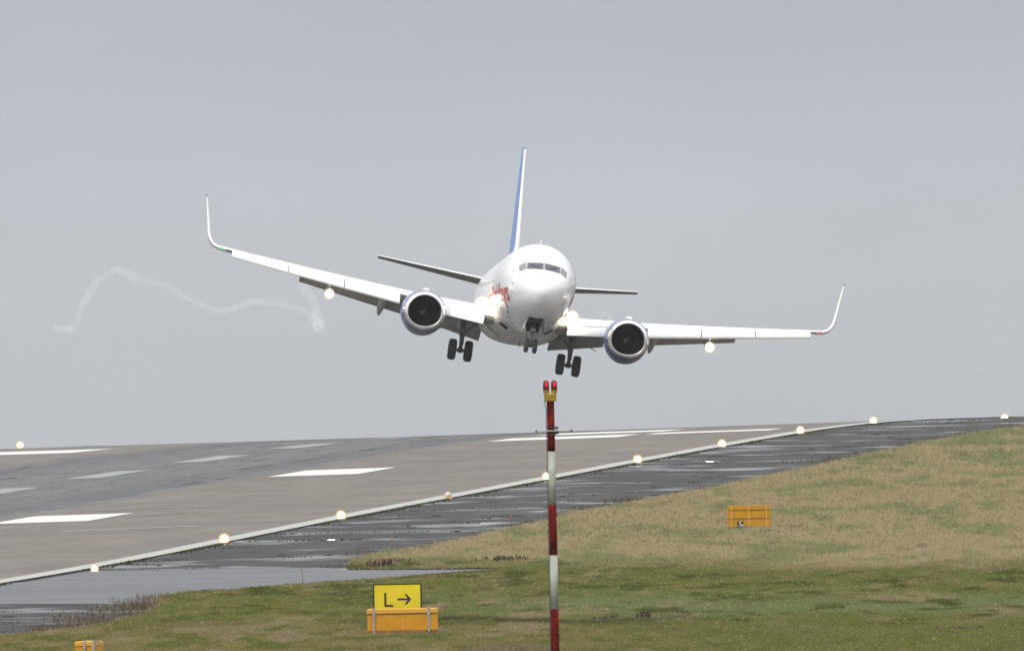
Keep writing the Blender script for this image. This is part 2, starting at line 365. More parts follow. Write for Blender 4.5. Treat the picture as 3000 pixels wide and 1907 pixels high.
tag(strip('runway', 500, 2250, 95.2, 143.5, M['runway'], 0.0), kind='structure')
tag(strip('shoulder', 500, 2250, 40.0, 95.2, M['shoulder'], -0.03), kind='structure')
tag(strip('far_shoulder', 500, 2250, 143.5, 165, M['shoulder'], -0.03), kind='structure')
tx = [px(*q) for q in [(0, 1716), (150, 1690), (272, 1670), (640, 1661), (960, 1661), (1010, 1668), (1300, 1667), (1560, 1663)]]
tx = [(-60, tx[0][1] - 25)] + [(q[0], q[1]) for q in tx] + [(30, tx[-1][1] + 4), (30, tx[-1][1] - 60)]
tx += [(q[0], q[1]) for q in [px(900, 1780), px(350, 1768), px(0, 1768)]] + [(-60, px(0, 1768)[1] - 8)]
tag(sheet('taxiway', tx, M['taxi'], -0.012, 2.0), kind='structure')

# rubber-darkened touchdown lane, uneven edges
def wavy(s0, s1, p0, p1, amp, name, m_, dz):
    q = []; sa = np.arange(s0, s1, 6.0)
    n0 = np.interp(sa, np.arange(s0 - 30, s1 + 60, 23.), rng.normal(0, amp, len(np.arange(s0 - 30, s1 + 60, 23.))))
    n1 = np.interp(sa, np.arange(s0 - 30, s1 + 60, 19.), rng.normal(0, amp, len(np.arange(s0 - 30, s1 + 60, 19.))))
    for s, d in zip(sa, n0): q.append(sp(s, p0 + d))
    for s, d in zip(sa[::-1], n1[::-1]): q.append(sp(s, p1 + d))
    return tag(sheet(name, q, m_, dz, 3.0), kind='structure')

def marking(name, s0, s1, p0, p1, m_): return tag(strip(name, s0, s1, p0, p1, m_, .014), kind='structure')
marking('runway_edge_line', 900, 2100, 95.24, 96.1, M['line'])
marking('runway_edge_line', 900, 2100, 140.0, 141.3, M['mark'])
for s0 in (1374, 1434, 1494, 1555, 1616, 1676, 1737): marking('runway_centreline_dash', s0 + 14, s0 + 43, 118.4, 119.9, M['markworn'])
for s0, s1, p0, p1 in ((1401, 1424, 106.2, 110), (1549.5, 1573, 106.2, 110), (1692, 1710, 104.2, 110.1), (1703, 1715, 98.0, 103.7), (1726, 1745, 104.2, 110.1),
                       (1401, 1424, 129, 133), (1549, 1573, 129, 133), (1706, 1732, 130, 135.5)):
    marking('runway_touchdown_marking', s0, s1, p0, p1, M['mark'])
for (xa, ya, xb, yb, h) in [(180, 1558, 580, 1542, 2.2), (250, 1495, 600, 1484, 1.6), (1030, 1424, 1150, 1421, 1.0), (1350, 1372, 1600, 1331, 0), (1540, 1336, 1680, 1332, .8), (480, 1440, 560, 1436, .6), (0, 1604, 60, 1599, .6)]:
    if h <= 0: continue
    a = px(xa, ya); b = px(xb, yb)
    tag(sheet('runway_scuff_line', [(a.x, a.y), (b.x, b.y), (b.x, b.y + h), (a.x, a.y + h)], M['markworn'], .010, 1.0), kind='structure')

M['scuff'] = ground_mat('tyre_scuff', [(4, (1, .3, 1), .45, .6, (.13, .125, .12), .8)], (.10, .10, .105), .95, spec=.05)
M['joint'] = mat('joint_sealant', (.075, .07, .066), .9)
M['pale'] = ground_mat('pale_scrape', [(4, (1, .3, 1), .4, .6, (.20, .185, .17), .9)], (.34, .32, .29), .95, spec=.05)
for i in range(16):   # dark tyre scuffs in the touchdown lane
    s_ = rng.uniform(1430, 1745); p_ = 119.2 + rng.choice([-1, 1]) * rng.uniform(2, 8.5); L_ = rng.uniform(5, 16)
    tag(strip('runway_tyre_scuff', s_, s_ + L_, p_, p_ + rng.uniform(.15, .4), M['scuff'], .011), kind='structure')
for i in range(14):   # pale scrapes lying across the near half
    s_ = rng.uniform(1290, 1640); p_ = rng.uniform(98, 109); L_ = rng.uniform(.6, 3.2)
    tag(strip('runway_pale_scrape', s_, s_ + rng.uniform(.4, 1.0), p_, p_ + L_, M['pale'], .011), kind='structure')
for s_, pa, pb in ((1300, 97.2, 108), (1352, 97.2, 113), (1388, 100, 111), (1476, 97.2, 112), (1534, 98, 109), (1600, 97.2, 111), (1655, 97.2, 140)):
    tag(strip('runway_joint', s_, s_ + .30, pa, pb, M['joint'], .009), kind='structure')

# ------------------------------------------------------------------ grass
class VN:
    def __init__(s, seed): s.g = np.random.default_rng(seed).random((256, 256))
    def __call__(s, x, y):
        xi = np.floor(x).astype(int); yi = np.floor(y).astype(int); fx = x - xi; fy = y - yi
        fx = fx * fx * (3 - 2 * fx); fy = fy * fy * (3 - 2 * fy); g = s.g
        a = g[xi % 256, yi % 256]; b = g[(xi + 1) % 256, yi % 256]; c = g[xi % 256, (yi + 1) % 256]; d = g[(xi + 1) % 256, (yi + 1) % 256]
        return (a * (1 - fx) + b * fx) * (1 - fy) + (c * (1 - fx) + d * fx) * fy
def fbm(v, x, y, o=3):
    t = 0; a = .5; n = 0
    for i in range(o): t = t + a * v(x * 2 ** i + 17 * i, y * 2 ** i + 31 * i); n += a; a *= .6
    return t / n
edge_top = [(3000, 1249), (2895, 1263), (2800, 1280), (2700, 1298), (2600, 1318), (2500, 1340), (2350, 1375), (2200, 1404), (2100, 1427), (2000, 1445), (1880, 1466),
            (1785, 1486), (1670, 1502), (1610, 1523), (1462, 1556), (1323, 1588), (1185, 1611), (1092, 1625), (1035, 1642), (1018, 1656)]
edge_isl = [(1023, 1667), (1150, 1668), (1300, 1666), (1420, 1664), (1535, 1664)]
edge_low = [(1420, 1671), (1323, 1678), (1185, 1690), (1000, 1703), (850, 1713), (700, 1726), (552, 1734), (470, 1748), (455, 1775), (440, 1797), (350, 1818), (262, 1838), (145, 1850), (0, 1864), (-250, 1885)]
G1 = [px(*q) for q in edge_top]; G2 = [px(*q) for q in edge_isl]; G3 = [px(*q) for q in edge_low]
far = [(G1[0][0] + d * .9, G1[0][1] + k) for d, k in ((9, 130), (3.5, 60))]
gp = [(80, 1990)] + [(G1[0][0] + 20, G1[0][1] + 260)] + far + [(q[0], q[1]) for q in G1 + G2 + G3] + [(-60, G3[-1][1] - 15), (-60, 600), (80, 600)]
def polymask(P, X, Y):
    P = np.array(P); ins = np.zeros(X.shape, bool); n = len(P)
    for i in range(n):
        a, b = P[i], P[(i + 1) % n]; c = (a[1] > Y) != (b[1] > Y)
        with np.errstate(divide='ignore', invalid='ignore'): xi = a[0] + (Y - a[1]) / (b[1] - a[1]) * (b[0] - a[0])
        ins ^= c & (X < xi)
    return ins
tag(sheet('grassland', gp, M['soil'], .012, 3.0), kind='structure')

def imy(X, Y, Z):  # how high on the slope a place lies, as seen from the mound; only used to pick the sward that grows there
    return 953.5 - (X / Y * F * math.sin(ROLL) + Z / Y * F * math.cos(ROLL))
v1, v2, v3, v4 = VN(1), VN(2), VN(3), VN(4)
PAL = {'tan': (.44, .355, .205), 'straw': (.60, .49, .31), 'lgreen': (.27, .285, .135), 'green': (.172, .196, .046), 'teal': (.21, .258, .120), 'olive': (.250, .218, .080), 'brown': (.185, .145, .088), 'dark': (.035, .032, .018)}
PAL = {k: np.array(v_) for k, v_ in PAL.items()}
def mixc(a, b, t): t = np.clip(t, 0, 1)[:, None]; return a * (1 - t) + b * t
def sward(X, Y, Z, rnd):
    q = imy(X, Y, Z) + 26 * (fbm(v1, X / 3, Y / 30) - .5) * 2
    n1 = .5 * fbm(v2, X / 2.2, Y / 26, 4) + .5 * fbm(v4, X / .8 + 7, Y / 13, 3); n2 = fbm(v3, X / .7, Y / 9, 3); n3 = fbm(v4, X / 5, Y / 60)
    c = np.repeat(PAL['tan'][None], len(X), 0)
    c = mixc(c, PAL['lgreen'], (n1 - .45) * 6 + np.clip((1400 - q) / 300, -.2, .35))
    up = np.clip((q - 1635) / 40, 0, 1)                       # lower, mown green sward
    g = np.repeat(PAL['green'][None], len(X), 0)
    g = mixc(g, PAL['olive'], (n2 - .50) * 5); g = mixc(g, PAL['teal'], np.clip(1 - np.abs(q - 1775) / 42, 0, 1) * .9 * np.clip((X + 4) / 5, 0, 1))
    g = mixc(g, PAL['tan'] * .75, (n1 - .55) * 7); g = mixc(g, PAL['green'] * .55, (fbm(v1, X / .9 + 3, Y / 10, 3) - .56) * 6)
    lo = np.clip((q - 1815) / 25, 0, 1)
    l = np.repeat(PAL['olive'][None], len(X), 0); l = mixc(l, PAL['green'] * .85, (n2 - .48) * 6); l = mixc(l, PAL['tan'] * .7, (n1 - .50) * 7); l = mixc(l, PAL['brown'], (n3 - .68) * 5); l = mixc(l, PAL['green'] * .95, np.clip((X - 1) / 8, 0, .75))
    ldg = np.clip(1 - np.abs(imy(X, Y, Z) - (1818 + 6 * np.sin(X))) / 10, 0, 1) * np.clip((X + 6) / 3, 0, 1) * np.clip((7 - X) / 4, 0, 1)
    g = mixc(g, l, lo); c = mixc(c, g, up); c = mixc(c, PAL['brown'] * .45, ldg * .85)
    c = mixc(c, PAL['brown'], (fbm(v1, X / 1.1 + 50, Y / 12 + 50, 3) - .72) * 6)
    r = rnd[:, 0]
    c = np.where((r < .045)[:, None], PAL['dark'][None] + c * .40, c); c = np.where((r > .965)[:, None], mixc(c, PAL['straw'], np.full(len(X), .55)), c)
    return c * (.86 + .28 * rnd[:, 1])[:, None]
def blades(name, P, H, Wd, lean, C, mat_):
    """P base points, one triangle per blade, colour per blade"""
    n = len(P); a = rng.random(n) * math.pi; dx = np.cos(a) * Wd / 2; dy = np.sin(a) * Wd / 2
    la = rng.random(n) * 2 * math.pi; ll = rng.random(n) * lean * H
    V = np.empty((n, 3, 3)); V[:, 0] = P; V[:, 1] = P; V[:, 2] = P
    V[:, 0, 0] -= dx; V[:, 0, 1] -= dy; V[:, 1, 0] += dx; V[:, 1, 1] += dy
    V[:, 2, 0] += np.cos(la) * ll; V[:, 2, 1] += np.sin(la) * ll; V[:, 2, 2] += H; V[:, :2, 2] -= .02
    me = bpy.data.meshes.new(name); me.vertices.add(3 * n); me.vertices.foreach_set('co', V.ravel().astype('f'))
    me.loops.add(3 * n); me.loops.foreach_set('vertex_index', np.arange(3 * n, dtype='i'))
    me.polygons.add(n); me.polygons.foreach_set('loop_start', np.arange(0, 3 * n, 3, dtype='i')); me.update(calc_edges=True)
    ca = me.color_attributes.new('sward', 'FLOAT_COLOR', 'POINT')
    cc = np.ones((n, 3, 4), 'f'); cc[:, :, :3] = C[:, None, :]; ca.data.foreach_set('color', cc.ravel())
    me.materials.append(mat_); return link(bpy.data.objects.new(name, me))
def blade_mat():
    m = bpy.data.materials.new('grass_blades'); m.use_nodes = True; t = m.node_tree; b = t.nodes['Principled BSDF']
    at = t.nodes.new('ShaderNodeAttribute'); at.attribute_name = 'sward'; t.links.new(at.outputs['Color'], b.inputs['Base Color'])
    b.inputs['Roughness'].default_value = .9; b.inputs['Specular IOR Level'].default_value = .1
    tl = t.nodes.new('ShaderNodeBsdfTranslucent'); t.links.new(at.outputs['Color'], tl.inputs[0]); mx = t.nodes.new('ShaderNodeMixShader'); mx.inputs[0].default_value = .35
    t.links.new(b.outputs[0], mx.inputs[1]); t.links.new(tl.outputs[0], mx.inputs[2]); t.links.new(mx.outputs[0], t.nodes['Material Output'].inputs[0]); return m
M['blade'] = blade_mat()
Pn = []
for (ya, yb, den) in ((930, 1060, 34), (1060, 1160, 30), (1160, 1300, 20), (1300, 1500, 13), (1500, 1830, 9)):
    hw = yb / F * 1500 + 1.5; n = int((yb - ya) * 2 * hw * den); Xr = rng.uniform(-hw, hw, n); Yr = rng.uniform(ya, yb, n)
    k = polymask(gp, Xr, Yr) & (np.abs(Xr) < Yr / F * 1500 + 2.0); Pn.append(np.c_[Xr[k], Yr[k]])
Pn = np.concatenate(Pn); print('tufts', len(Pn))
Zt = zg(Pn[:, 0], Pn[:, 1]) + .012
rt = rng.random((len(Pn), 3)); Ct = sward(Pn[:, 0], Pn[:, 1], Zt, rt)
qy = imy(Pn[:, 0], Pn[:, 1], Zt)
Ht = np.where(qy < 1655, .085, .05) * (.5 + rt[:, 2] + 1.2 * np.clip(fbm(v3, Pn[:, 0] / .5 + 9, Pn[:, 1] / 1.2) - .45, 0, 1))
nb = 3; P3 = np.repeat(np.c_[Pn, Zt], nb, 0); P3[:, :2] += rng.normal(0, .045, (len(P3), 2)); C3 = np.repeat(Ct, nb, 0) * rng.uniform(.85, 1.15, (len(P3), 1)); H3 = np.repeat(Ht, nb) * rng.uniform(.7, 1.15, len(P3))
tag(blades('grass', P3, H3, rng.uniform(.03, .07, len(P3)), .7, C3, M['blade']),
    'mown winter grass, tan and straw on the slope and greener lower down', 'grass', kind='stuff')

# dead weeds standing along the edges of the grass and in the pavement joints
WP = []; WH = []; WC = []; WW = []
def weed(x, y, h, n, spread, cols, wd=.012, z0=0.0):
    z = float(zg(x, y)) + z0
    for i in range(n):
        WP.append((x + rng.normal(0, spread), y + rng.normal(0, spread * 2), z)); WH.append(h * rng.uniform(.4, 1.1)); WW.append(wd * rng.uniform(.7, 1.6))
        c = np.array(cols[rng.integers(len(cols))]) * rng.uniform(.7, 1.2); WC.append(c)
BR = [(.11, .075, .05), (.16, .12, .08), (.07, .05, .035), (.10, .08, .04), (.24, .19, .12)]
STR = [(.36, .29, .17), (.28, .21, .13), (.16, .12, .08), (.42, .34, .21)]
GR = [(.06, .065, .02), (.045, .05, .02), (.10, .085, .035), (.03, .028, .015)]
def along(poly, step, fn):
    for a, b in zip(poly[:-1], poly[1:]):
        L = math.hypot(b[0] - a[0], b[1] - a[1]); n = max(1, int(L / step))
        for i in range(n): t = (i + rng.random()) / n; fn(a[0] + (b[0] - a[0]) * t, a[1] + (b[1] - a[1]) * t)
def edgew(x, y):
    d = float(fbm(v2, np.array([x / 1.5]), np.array([y / 12.]))[0])
    weed(x + rng.normal(0, .10), y, .13, 3, .14, STR, .03)
    if d > .47: weed(x - abs(rng.normal(0, .5)), y, .16 + .8 * (d - .47), int(3 + 40 * (d - .47)), .16, BR, .014)
along([q for q in G1], .9, edgew); along(G2, .25, lambda x, y: weed(x, y, .10, 3, .12, STR + BR, .03))
along(G3[:7], .5, lambda x, y: weed(x, y, .07, 2, .12, GR + STR, .03)); along(G3[6:], .4, edgew)
for i in range(90):
    t = rng.random(); a = px(150 + 400 * t, 1822 - 78 * t + rng.normal(0, 11)); weed(a[0], a[1], rng.uniform(.05, .22), 8, .22, BR + STR + GR, .025)
# growth and silt in the joints of the shoulder: lines across it and along the white line
for s0 in (1085, 1100, 1118, 1132, 1250, 1266, 1278, 1291, 1306, 1322, 1341, 1362, 1380, 1402, 1425, 1447, 1470, 1496, 1520, 1549, 1580, 1611, 1640, 1672, 1700, 1730):
    p = 95.0
    while p > 62:
        p -= rng.uniform(.03, .12); x, y = sp(s0 + rng.normal(0, .35) + .8 * math.sin(p * .5 + s0), p)
        d = float(fbm(v4, np.array([p / 1.6 + s0]), np.array([s0 * .13]))[0])
        if d > .50: weed(x, y, .015 + .16 * (d - .5) , 2, .06, GR, .05, -.01)
s = 1180.
while s < 1760:
    s += rng.uniform(.2, .8); x, y = sp(s, 95.0 + rng.normal(0, .12)); d = float(fbm(v3, np.array([s / 9.]), np.array([3.3]))[0])
    if d > .46: weed(x, y, .02 + .25 * (d - .46), 3, .08, GR + [(.13, .13, .03)], .05, -.01)
for i in range(260):
    s = rng.uniform(1742, 1800); p = rng.uniform(66, 94.5); x, y = sp(s, p); weed(x, y, rng.uniform(.02, .07), 4, .12, GR + BR, .05, -.01)
for i in range(160):
    s = rng.uniform(1240, 1740); p = rng.uniform(70, 94); x, y = sp(s, p)
    weed(x, y, rng.uniform(.02, .06), rng.integers(5, 22), .10, GR + BR, .05, -.01)
for i in range(420):   # coarse dead tufts scattered through the sward
    x_, y_ = rng.uniform(-14, 24), rng.uniform(975, 1650)
    if polymask(gp, np.array([x_]), np.array([y_]))[0] and abs(x_) < y_ / F * 1500 + 1:
        k = float(fbm(v3, np.array([x_ / 3]), np.array([y_ / 25.]))[0])
        if k > .45: weed(x_, y_, rng.uniform(.07, .17), rng.integers(6, 26), rng.uniform(.06, .2), [BR, STR, GR + BR][i % 3], .03)
tag(blades('dead_weeds', np.array(WP), np.array(WH), np.array(WW), .5, np.array(WC), M['blade']),
    'brown dead weeds and silt fringing the grass edge and the joints of the wet shoulder', 'weeds', kind='stuff')

def plant(x, y, label, h, wid, n, cols, lean=.35):
    g = px(x, y); P = []; V = []; Fc = []; C = []
    root = mesh('weed_plant', *stalks(h, wid, n, lean), M_pl[cols], None); root.location = (g.x, g.y, float(zg(g.x, g.y)))
    return tag(root, label, 'plant', 'weed plants growing in the grass')
def stalks(h, wid, n, lean):
    V = [(wid * 2.1 * math.cos(a), wid * 1.5 * math.sin(a), -.03) for a in np.linspace(0, 6.2832, 17)[:-1]] + [(0, 0, .035)]; Fc = [(i, (i + 1) % 16, 16) for i in range(16)]
    for i in range(n):
        bx, by = np.clip(rng.normal(0, wid / 2), -wid * 1.5, wid * 1.5), np.clip(rng.normal(0, wid / 3), -wid, wid); a = rng.uniform(0, 2 * math.pi); L = h * rng.uniform(.5, 1.1); l = rng.uniform(.1, lean)
        pts = [Vector((bx, by, -.06)), Vector((bx + math.cos(a) * l * L * .4, by + math.sin(a) * l * L * .4, L * .6)), Vector((bx + math.cos(a) * l * L, by + math.sin(a) * l * L, L))]
        for k, wv in ((0, .022), (1, .034)):
            u = Vector((math.cos(a + 1.57), math.sin(a + 1.57), 0)) * wv; u2 = u * (1.3 if k == 0 else .15); i0 = len(V)
            V += [pts[k] - u, pts[k] + u, pts[k + 1] + u2, pts[k + 1] - u2]; Fc.append((i0, i0 + 1, i0 + 2, i0 + 3))
    return V, Fc
M_pl = {'g': mat('plant_dark_green', (.045, .055, .022), .8, noise=.4, nscale=8), 'b': mat('plant_brown', (.10, .065, .045), .9, noise=.4, nscale=8)}
plant(1118, 1662, 'dark ragged weed clump near the left tip of the tan grass slope, beside the taxiway', .30, .55, 70, 'b', 1.1)
plant(1180, 1650, 'low sparse weed tuft just right of the ragged clump on the tan slope tip', .20, .45, 30, 'g', .9)
plant(1485, 1646, 'dark green upright weed clump on the tan slope left of the striped mast', .24, .75, 90, 'g', .5)
plant(1420, 1650, 'thin low weeds trailing left of the dark green upright clump', .10, .45, 40, 'g', .9)
plant(1885, 1812, 'brown twiggy weed in the green grass right of the striped mast', .24, .25, 40, 'b', .8)
plant(1865, 1715, 'small brown tangle of weed above the twiggy one, right of the striped mast', .12, .30, 40, 'b', 1.0)
plant(1778, 1816, 'flat brown weed patch between the striped mast and the twiggy weed', .12, .4, 50, 'b', 1.2)
plant(985, 1742, 'brown weed tangle in the green grass up and left of the yellow sign', .10, .5, 60, 'b', 1.2)
plant(2335, 1556, 'small brown weed tangle just right of the tan slope cabinet', .08, .4, 25, 'b', 1.2)
plant(2805, 1845, 'straw mound of dead weed at the foot of the thin stake, lower right', .10, .8, 90, 'b', 1.5)

# thin marker stakes
M['stake'] = mat('stake_wood', (.16, .09, .05), .8, noise=.3, nscale=30); M['stakeo'] = mat('stake_orange_top', (.6, .16, .06), .6)
for (x, yb, ht, lab, ln) in ((1496, 1545, 38, 'thin upright stake on the shoulder edge, left of the striped mast', 0), (1149, 1612, 46, 'thin reddish stake among weeds above the ragged clump', 0),
                       (889, 1712, 58, 'thin leaning cane standing before the taxiway, left of the yellow sign', .10), (2924, 1808, 56, 'thin dark stake above the straw mound at lower right', 0),
                       (255, 1826, 50, 'thin dry stalk standing at the left weedy shoulder edge', -.08)):
    g = px(x, yb); k = g.y / F; r_ = empty('marker_stake', g, (0, R(-ln * 57), 0)); tag(r_, lab, 'stake', 'thin stakes standing along the grass edges')
    MB().tube([(0, 0, -.05), (.004, 0, ht * k * .5), (0, 0, ht * k * .82)], [.014, .012, .012], 6).build('shaft', M['stake'], r_)
    MB().tube([(0, 0, ht * k * .82), (0, 0, ht * k)], [.013, .012], 6).build('tip', M['stakeo'] if x in (1496, 1149) else M['stake'], r_)

# puddles, shaped for the light: each is tilted to mirror an aircraft landing light
def puddle(x, y, wx, wy, target):
    g = px(x, y); v = (g - Vector((0, 0, 0))).normalized(); t = (target - g).normalized(); n = (t - v).normalized()
    q = []
    for i in range(28):
        a = 2 * math.pi * i / 28; r_ = 1 + .25 * math.sin(3 * a + x) + .12 * math.sin(7 * a); q.append((wx * r_ * math.cos(a), wy * r_ * math.sin(a)))
    V = [(a, b, -(n.x * a + n.y * b) / n.z) for a, b in q]
    o = mesh('puddle', V, [tuple(range(len(V)))], M['puddle']); o.location = g + Vector((0, 0, .02)); return tag(o, kind='structure')

# ------------------------------------------------------------------ runway edge lights
M['ltbase'] = mat('light_base_yellow', (.65, .42, .04), .5); M['ltstem'] = mat('light_stem_grey', (.3, .3, .3), .5, metal=.6)
M['unlit'] = mat('unlit_lens', (.62, .50, .44), .15, spec=.7)
def edge_light(lit=True):
    root = empty('runway_edge_light')
    MB().tube([(0, 0, -.02), (0, 0, .01), (0, 0, .03)], [.17, .17, .11], 20).build('base_plate', M['ltbase'], root)
    MB().tube([(0, 0, .02), (0, 0, .06)], [.05, .07], 12).build('stem', M['ltstem'], root)
    lens = MB().sphere((0, 0, .13), .21 if lit else .13, 20, 14).build('lens', M['halo'] if lit else M['unlit'], root, True)  # when lit, this sphere is an imitated outer glow, not glass
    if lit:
        MB().sphere((0, 0, .13), .165, 18, 12).build('glow_inner', M['glow_inner'], lens, True); MB().sphere((0, 0, .13), .125, 16, 10).build('lamp', M['edge'], lens, True)
    return root
def copy_tree(o, parent=None):
    c = o.copy(); COL.objects.link(c)
    if parent is not None: c.parent = parent; c.matrix_parent_inverse = o.matrix_parent_inverse.copy()
    for ch in [k for k in bpy.data.objects if k.parent == o]: copy_tree(ch, c)
    return c
ltp = edge_light(); first = True
LL = [(0, 'nearest lit lamp on the near white line, left of the first dark shoulder joints'), (1, 'second lit edge lamp up the near white line from the left'), (2, 'third lit edge lamp, on the white line just left of the unlit one'),
      (4, 'lit edge lamp half behind the white band of the striped mast'), (5, 'first lit edge lamp right of the striped mast'), (6, 'second lit edge lamp right of the mast, over the puddle reflection'),
      (7, 'third lit edge lamp right of the mast, where the white line nears the crest'), (8, 'lit edge lamp against the sky at the end of the white line'), (10, 'rightmost lit edge lamp on the crest above the tan grass')]
for n_, lab in LL:
    o = ltp if first else copy_tree(ltp); first = False; o.scale = (1, 1, 1)
    s_ = 1260 + 60 * n_; x_, y_ = sp(s_, 95.26); o.location = (x_, y_, float(zg(x_, y_)) - .005)
    if n_ == 0: x_, y_ = sp(1248.5, 94.45); o.location = (x_, y_, float(zg(x_, y_)) - .005); o.scale = (.72, .72, .72)
    if n_ == 10: o.location = px(2943, 1231, 1812)
    o['label'] = lab; o['category'] = 'runway light'; o['group'] = 'lit runway edge lights'
o = copy_tree(ltp); o.scale = (1, 1, 1); x_, y_ = sp(1824, 141.5); o.location = (x_, y_, float(zg(x_, y_)) + .02)
o['label'] = 'single lit edge lamp on the far side of the runway, far left'; o['category'] = 'runway light'; o['group'] = 'lit runway edge lights'
u = edge_light(False); x_, y_ = sp(1440, 95.26); u.location = (x_, y_, float(zg(x_, y_)) - .005)
tag(u, 'unlit edge lamp with pale lens and yellow base on the near white line', 'runway light')

# ------------------------------------------------------------------ taxiway sign and orange cabinets
M['orange'] = mat('cabinet_orange', (.56, .255, .004), .45, noise=.10, nscale=2.5, spec=.4); M['orangel'] = mat('cabinet_cap_orange', (.62, .32, .03), .4, noise=.06, nscale=3)
M['oslope'] = mat('slope_box_orange', (.50, .245, .004), .5, noise=.08, nscale=2.5, spec=.3)
M['orib'] = mat('cabinet_rib_pale', (.68, .36, .10), .5); M['steel'] = mat('galvanised_steel', (.42, .42, .42), .45, metal=.6, noise=.3, nscale=25)
M['yellow'] = mat('sign_yellow', (.66, .54, .004), .45, noise=.05, nscale=2); M['black'] = mat('sign_black', (.010, .010, .010), .5)
M['plate'] = mat('dark_plate', (.04, .035, .035), .4); M['label'] = mat('pale_sticker', (.6, .62, .66), .5)
g = px(1181, 1857); K = g.y / F
cab = empty('sign_cabinet', g, (0, 0, R(2)))
tag(cab, 'long orange cabinet with two steel straps standing in front of the yellow sign', 'cabinet', 'orange sign cabinets in the grass')
Wc = 205 * K; Hc = 76 * K
b = MB().box((0, .2, Hc * .39), (Wc, .40, Hc * .78 + .02), .012); b.build('body', M['orange'], cab)
MB().box((0, .2, Hc * .885), (Wc + .02, .46, Hc * .22), .03).build('cap', M['orangel'], cab)
MB().box((0, -.002, Hc * .77), (Wc - .02, .012, .012)).build('lip', M['panel_line'], cab)
MB().box((0, .196, Hc * .09), (Wc + .012, .42, Hc * .16), .01).build('plinth', mat('plinth_brown', (.26, .10, .012), .6, noise=.3, nscale=6), cab)
MB().box((-.5 * K, -.012, Hc * .44), (3 * K, .02, Hc * .45)).build('rib', M['orib'], cab)
MB().box((82 * K, -.012, Hc * .44), (2.5 * K, .02, Hc * .5)).build('rib', M['orib'], cab)
for dx in (-84.5, 76):
    st = MB().box((dx * K, -.045, Hc * .47), (6 * K, .03, Hc * 1.02), .004); st.box((dx * K, .17, Hc * 1.0 + .012), (6 * K, .46, .02)).build('strap', M['steel'], cab)
    MB().box((dx * K, -.065, Hc * .75), (8 * K, .03, 7 * K), .004).build('clamp', M['steel'], cab)
sg = empty('taxiway_sign', (0, 0, 0)); gs = px(1166.5, 1855, g.y + 1.1); gs.z = float(zg(gs.x, gs.y)); sg.location = gs; sg.rotation_euler = (0, 0, R(-2))
tag(sg, 'yellow direction sign with black border, letter L and right arrow above the orange cabinet', 'sign')
top = px(1166.5, 1708.5, g.y + 1.1).z - gs.z; Wf = 143 * K; Hf = 92 * K; zc = top - Hf / 2
MB().box((0, .06, zc), (Wf, .12, Hf), .01).build('border', M['black'], sg)
fc = MB().box((0, -.006, zc), (Wf - 8.5 * K, .014, Hf - 8.5 * K)).build('face', M['yellow'], sg)
for dx in (-.45, .45): MB().tube([(dx, .06, -.05), (dx, .06, top - Hf + .02)], .03, 8).build('leg', M['steel'], sg)
lw = 6.0 * K; lh = 41 * K; lx = -38.5 * K; lz = top - 67.5 * K
MB().box((lx + lw / 2, -.018, lz + lh / 2), (lw, .01, lh)).box((lx + lw + 9.5 * K, -.018, lz + lw / 2), (19.6 * K, .0096, lw * .98)).build('letter', M['black'], fc)
az = top - 46 * K; x0 = -1 * K; x1 = 39 * K; q = 15.0 * K
ar = MB(); ar.box(((x0 + x1) / 2 - 1 * K, -.018, az), (x1 - x0 - 4 * K, .0096, 5.6 * K))
for sg_ in (-1, 1):
    ar.add([(x1 + 1.5 * K, -.023, az), (x1 - q + 3 * K, -.023, az + sg_ * q), (x1 - q - 3.5 * K, -.023, az + sg_ * q), (x1 - 6.5 * K, -.023, az),
            (x1 + 1.5 * K, -.013, az), (x1 - q + 3 * K, -.013, az + sg_ * q), (x1 - q - 3.5 * K, -.013, az + sg_ * q), (x1 - 6.5 * K, -.013, az)],
           [(0, 1, 2, 3), (7, 6, 5, 4), (0, 4, 5, 1), (1, 5, 6, 2), (2, 6, 7, 3), (3, 7, 4, 0)])
ar.build('arrow', M['black'], fc)

g = px(2195, 1546); K = g.y / F; bk = empty('slope_cabinet', g, (0, 0, R(1)))
tag(bk, 'ribbed orange box standing alone on the tan grass slope at the right', 'cabinet', 'orange sign cabinets in the grass')
Wc = 125 * K; Hc = 66 * K
MB().box((0, .15, Hc / 2 - .01), (Wc, .30, Hc + .02), .008).build('body', M['oslope'], bk)
for dx in (-51, -.5, 51): MB().box((dx * K, -.014, Hc * .49), (2.8 * K, .03, Hc * .98)).build('rib', M['orib'], bk)
for dz in (.79, .42, .05):
    for xa, xb in ((-60, -53), (-49.3, -2.2), (1.2, 49.3), (52.7, 60)): pass
    MB().box((0, -.006, Hc * dz), (Wc * .965, .012, 2.0 * K)).build('seam', M['panel_line'], bk)
pl = MB().box((-25.5 * K, -.012, Hc * .205), (18.5 * K, .024, 12.5 * K)).build('nameplate', M['plate'], bk)
MB().box((-22.5 * K, -.027, Hc * .14), (12.5 * K, .006, 3.6 * K)).box((-26.5 * K, -.027, Hc * .25), (5 * K, .006, 5 * K)).build('sticker', M['label'], pl)

